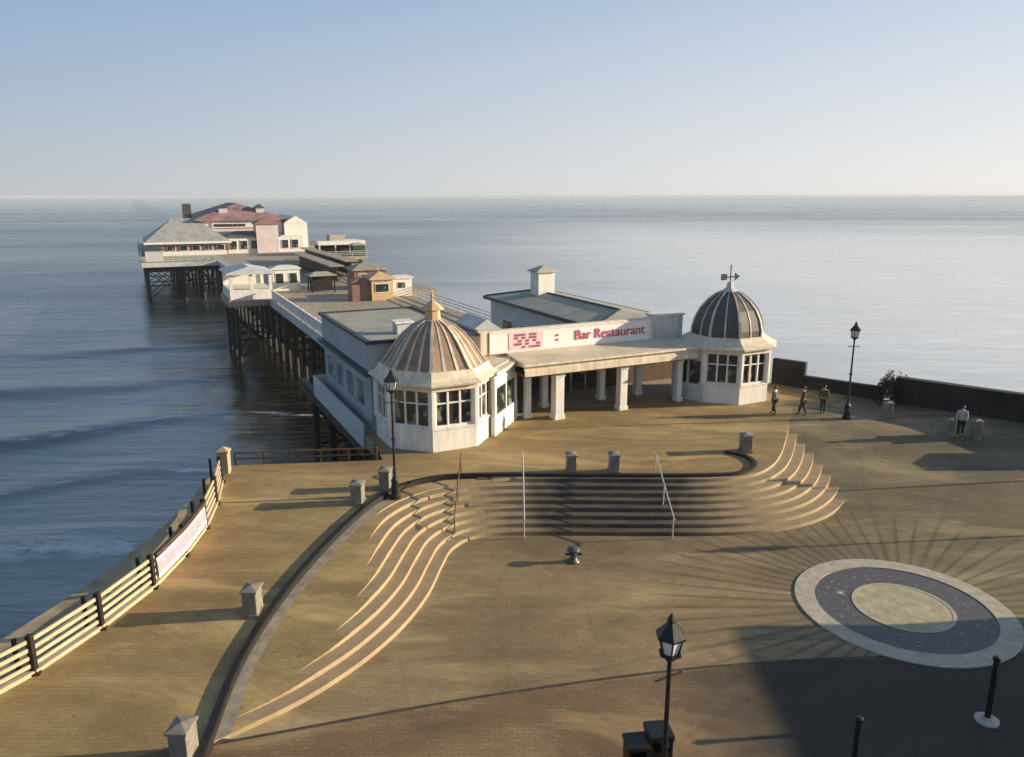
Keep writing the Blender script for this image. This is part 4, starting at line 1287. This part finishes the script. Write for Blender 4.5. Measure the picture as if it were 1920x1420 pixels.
bollard(-8.35, 22.2, "stone bollard midway along the kerb, casting a long thin shadow")
bollard(-8.1, 16.2, "stone bollard nearest the camera, cut by the bottom edge")
bollard(-6.45, 29.9, "stone bollard beside the kerb, left of the near lamp post")
bollard(-5.55, 31.5, "stone bollard just left of the near lamp post's foot")
bollard(2.75, 33.55, "left one of the paired bollards at the head of the steps", .42)
bollard(4.75, 33.6, "right one of the paired bollards at the head of the steps", .42)
bollard(11.75, 36.5, "stone bollard at the curled right end of the dark kerb")
bollard(21.75, 42.5, "stone bollard right of the lamp post by the right sea wall", .42, 1.0, .42)
bollard(23.75, 39.7, "stone bollard left of the person by the dark parapet wall", .42, .95, .42)
bollard(25.0, 39.3, "stone bollard right of the person by the dark parapet wall", .42, 1.1, .42)

# ------------------------------------------------------------------ handrails down the steps
GH = "handrails down the central steps"
def handrail(x, m, label):
    zt, zb = 0.0, -1.2
    y0, y1 = 33.2, 29.0
    t = thing("handrail", label, "handrail", (x, y0, 0), 0, GH)
    for k, (yy, zz) in enumerate(((0, 0), ((y1 - y0) / 2, gz(x, (y0 + y1) / 2)), (y1 - y0, zb))):
        obj("post", MB().tube((0, yy, zz - .05), (0, yy, zz + .95), .028, .028, 8), m, t)
    obj("rail", MB().tube((0, .35, .95), (0, 0, .95), .03, .03, 8).tube((0, 0, .95), (0, y1 - y0, zb + .95), .03, .03, 8).tube((0, y1 - y0, zb + .95), (0, y1 - y0 - .35, zb + .95), .03, .03, 8), m, t)
handrail(-2.35, M_RUST, "rust-brown handrail at the left end of the central steps")
handrail(.5, M_GALV, "pale steel handrail on the steps, left of the paired bollards")
handrail(6.6, M_GALV, "pale steel handrail on the steps, right of the paired bollards")

mo = thing("mooring_bollard", "dark cast-iron mooring bollard standing at the foot of the steps", "mooring bollard", (2.36, 26.95, gz(2.36, 26.95)))
mo.scale = (.62, .62, .62)
obj("stem", MB().lathe([(.42, 0), (.42, .07), (.27, .14), (.22, .35), (.22, .62), (.36, .7), (.42, .8), (.36, .9), (.12, .96), (.02, .97)], 20), mat("worn_black_iron", (.09, .09, .095), .4, .3, 4), mo, smooth=True)
obj("cross_bar", MB().tube((-.52, 0, .5), (.52, 0, .5), .07, .07, 12), M_BLACK, mo)

# ------------------------------------------------------------------ people
def skin_chain(name, verts, edges, m, parent, root=0, sub=2):
    me = bpy.data.meshes.new(name)
    me.from_pydata([v[:3] for v in verts], edges, [])
    me.update()
    me.materials.append(m)
    o = bpy.data.objects.new(name, me)
    C.objects.link(o)
    o.parent = parent
    sk = o.modifiers.new("skin", 'SKIN')
    sk.use_smooth_shade = True
    if not me.skin_vertices:
        bpy.context.view_layer.objects.active = o
    layer = me.skin_vertices[0].data
    for i, v in enumerate(verts):
        layer[i].radius = (v[3], v[4] if len(v) > 4 else v[3])
        layer[i].use_root = (i == root)
    s_ = o.modifiers.new("sub", 'SUBSURF')
    s_.levels = s_.render_levels = sub
    return o

def person(x, y, rz, label, coat, trousers, hair, stride=.2, h=1.7):
    k = h / 1.72
    z = gz(x, y)
    p = thing("person", label, "person", (x, y, z), rz, None)
    s = stride
    V = [(0, 0, .93, .145, .11), (0, 0, 1.10, .13, .10), (0, .01, 1.30, .16, .11), (0, 0, 1.45, .10, .085), (0, .01, 1.52, .052), (0, .015, 1.60, .078, .088), (0, .01, 1.68, .066, .075),
         (.19, 0, 1.42, .058), (.235, -.02, 1.16, .046), (.235, .10, .92, .034), (-.19, 0, 1.42, .058), (-.235, .03, 1.16, .046), (-.235, .02, .92, .034),
         (.09, 0, .86, .095), (.10, s * .55, .50, .062), (.10, s * .9, .10, .042), (.10, s * .9 + .16, .05, .038), (-.09, 0, .86, .095), (-.10, -s * .2, .50, .062), (-.10, -s * .95, .12, .042), (-.10, -s * .95 + .15, .05, .038),
         (.235, .16, .84, .028), (-.235, .06, .84, .028), (0, .10, 1.585, .016)]
    E_ = [(0, 1), (1, 2), (2, 3), (3, 4), (4, 5), (5, 6), (3, 7), (7, 8), (8, 9), (3, 10), (10, 11), (11, 12), (0, 13), (13, 14), (14, 15), (15, 16), (0, 17), (17, 18), (18, 19), (19, 20), (9, 21), (12, 22), (5, 23)]
    V = [(a[0] * k, a[1] * k, a[2] * k, *a[3:]) for a in V]
    skin_chain("body", V, E_, M_SKIN, p)
    g = .016
    def grow(ids, extra=g):
        mp = {i: n for n, i in enumerate(ids)}
        vv = [tuple(V[i][:3]) + tuple(r + extra for r in V[i][3:]) for i in ids]
        ee = [(mp[a], mp[b]) for a, b in E_ if a in mp and b in mp]
        return vv, ee
    skin_chain("coat", *grow([0, 1, 2, 3, 7, 8, 9, 10, 11, 12], .022), coat, p)
    skin_chain("trousers", *grow([0, 13, 14, 15, 17, 18, 19], .016), trousers, p)
    skin_chain("shoes", [(V[15][0], V[15][1] - .03, .05, .05), (V[16][0], V[16][1], .045, .045)], [(0, 1)], M_BLACK, p)
    skin_chain("shoes", [(V[19][0], V[19][1] - .03, .06, .05), (V[20][0], V[20][1], .045, .045)], [(0, 1)], M_BLACK, p)
    obj("hair", MB().lathe([(.088, 1.585 * k), (.102, 1.62 * k), (.098, 1.68 * k), (.07, 1.73 * k), (.02, 1.752 * k)], 14, (0, -.012)), hair, p, smooth=True)
    return p
cl_ = lambda n, c: mat(n, c, .85, .15, 6)
person(17.05, 43.1, 1.3, "person in dark red coat walking near the far kiosk", cl_("dark_red_wool", (.14, .05, .045)), cl_("dark_denim", (.04, .035, .04)), M_BROWN, .22)
person(18.35, 43.4, -.4, "person in olive coat standing just left of the far lamp post", cl_("olive_cloth", (.12, .10, .06)), cl_("brown_cloth", (.07, .055, .035)), M_BLACK, .05)
person(15.4, 43.2, .8, "person in grey coat standing beside the far kiosk's lit wall", cl_("grey_wool", (.16, .15, .145)), cl_("dark_grey_cloth", (.06, .055, .05)), M_BROWN, .15)
person(24.3, 39.55, 2.6, "person in pale blue top and black trousers by the dark parapet wall", cl_("pale_blue_cloth", (.40, .44, .46)), cl_("black_cloth", (.015, .014, .014)), M_BLACK, .2)

# ------------------------------------------------------------------ unseen buildings added outside the frame on the right to shade the forecourt
pb = thing("unseen_building", "unseen long low rendered building added at the right edge to shade the forecourt corner", "building", (28.0, 3.5, -1.2))
obj("wall", MB().box(0, 22, 0, 20.6, 0, 4.7), M_STONE, pb)
obj("roof", MB().box(-.4, 22.4, -.4, 21.0, 4.7, 4.95), M_FELT, pb)
for k in range(5):
    y = 1.5 + k * 4
    wo = obj("window", MB().box(-.06, .04, y, y + 1.8, 1.0, 2.8), M_WHITE, pb)
    obj("pane", MB().box(-.09, -.05, y + .1, y + 1.7, 1.1, 2.7), M_GLASS, wo)
obj("door", MB().box(-.06, .04, 18.6, 19.7, 0, 2.2), M_BROWN, pb)
ss = thing("unseen_shelter", "unseen small hip-roofed shelter added at the far right for its shadow", "shelter", (33.5, 37.6, gz(33.5, 37.6)))  # out of view, added to throw a band of shadow on the forecourt
for x in (-1.7, 1.7):
    for y in (-.6, .6):
        obj("post", MB().box(x - .08, x + .08, y - .08, y + .08, 0, 2.3), M_BROWN, ss)
obj("panel", MB().box(-1.6, 1.6, -.05, .05, .1, 2.2), M_BROWN, ss)
obj("bench", MB().box(-1.5, 1.5, -.55, -.1, .4, .5), M_BROWN, ss)
obj("roof", MB().hip(-1.9, 1.9, -.75, .75, 2.4, 2.75, .7, 'x', .15, .1), M_LEAD, ss)

# ------------------------------------------------------------------ sea haze
hm = bpy.data.materials.new("sea_haze")
hm.use_nodes = True
ht = hm.node_tree
for n in list(ht.nodes):
    ht.nodes.remove(n)
hv = ht.nodes.new("ShaderNodeVolumePrincipled")
hv.inputs["Color"].default_value = (0.69, 0.76, 0.81, 1)
hv.inputs["Density"].default_value = 0.00016
ho = ht.nodes.new("ShaderNodeOutputMaterial")
ht.links.new(hv.outputs[0], ho.inputs["Volume"])
hz_box = obj("haze", MB().box(-42000, 42000, -42000, 42000, SEA_Z - 5, 16), hm)
hz_box["kind"] = "stuff"
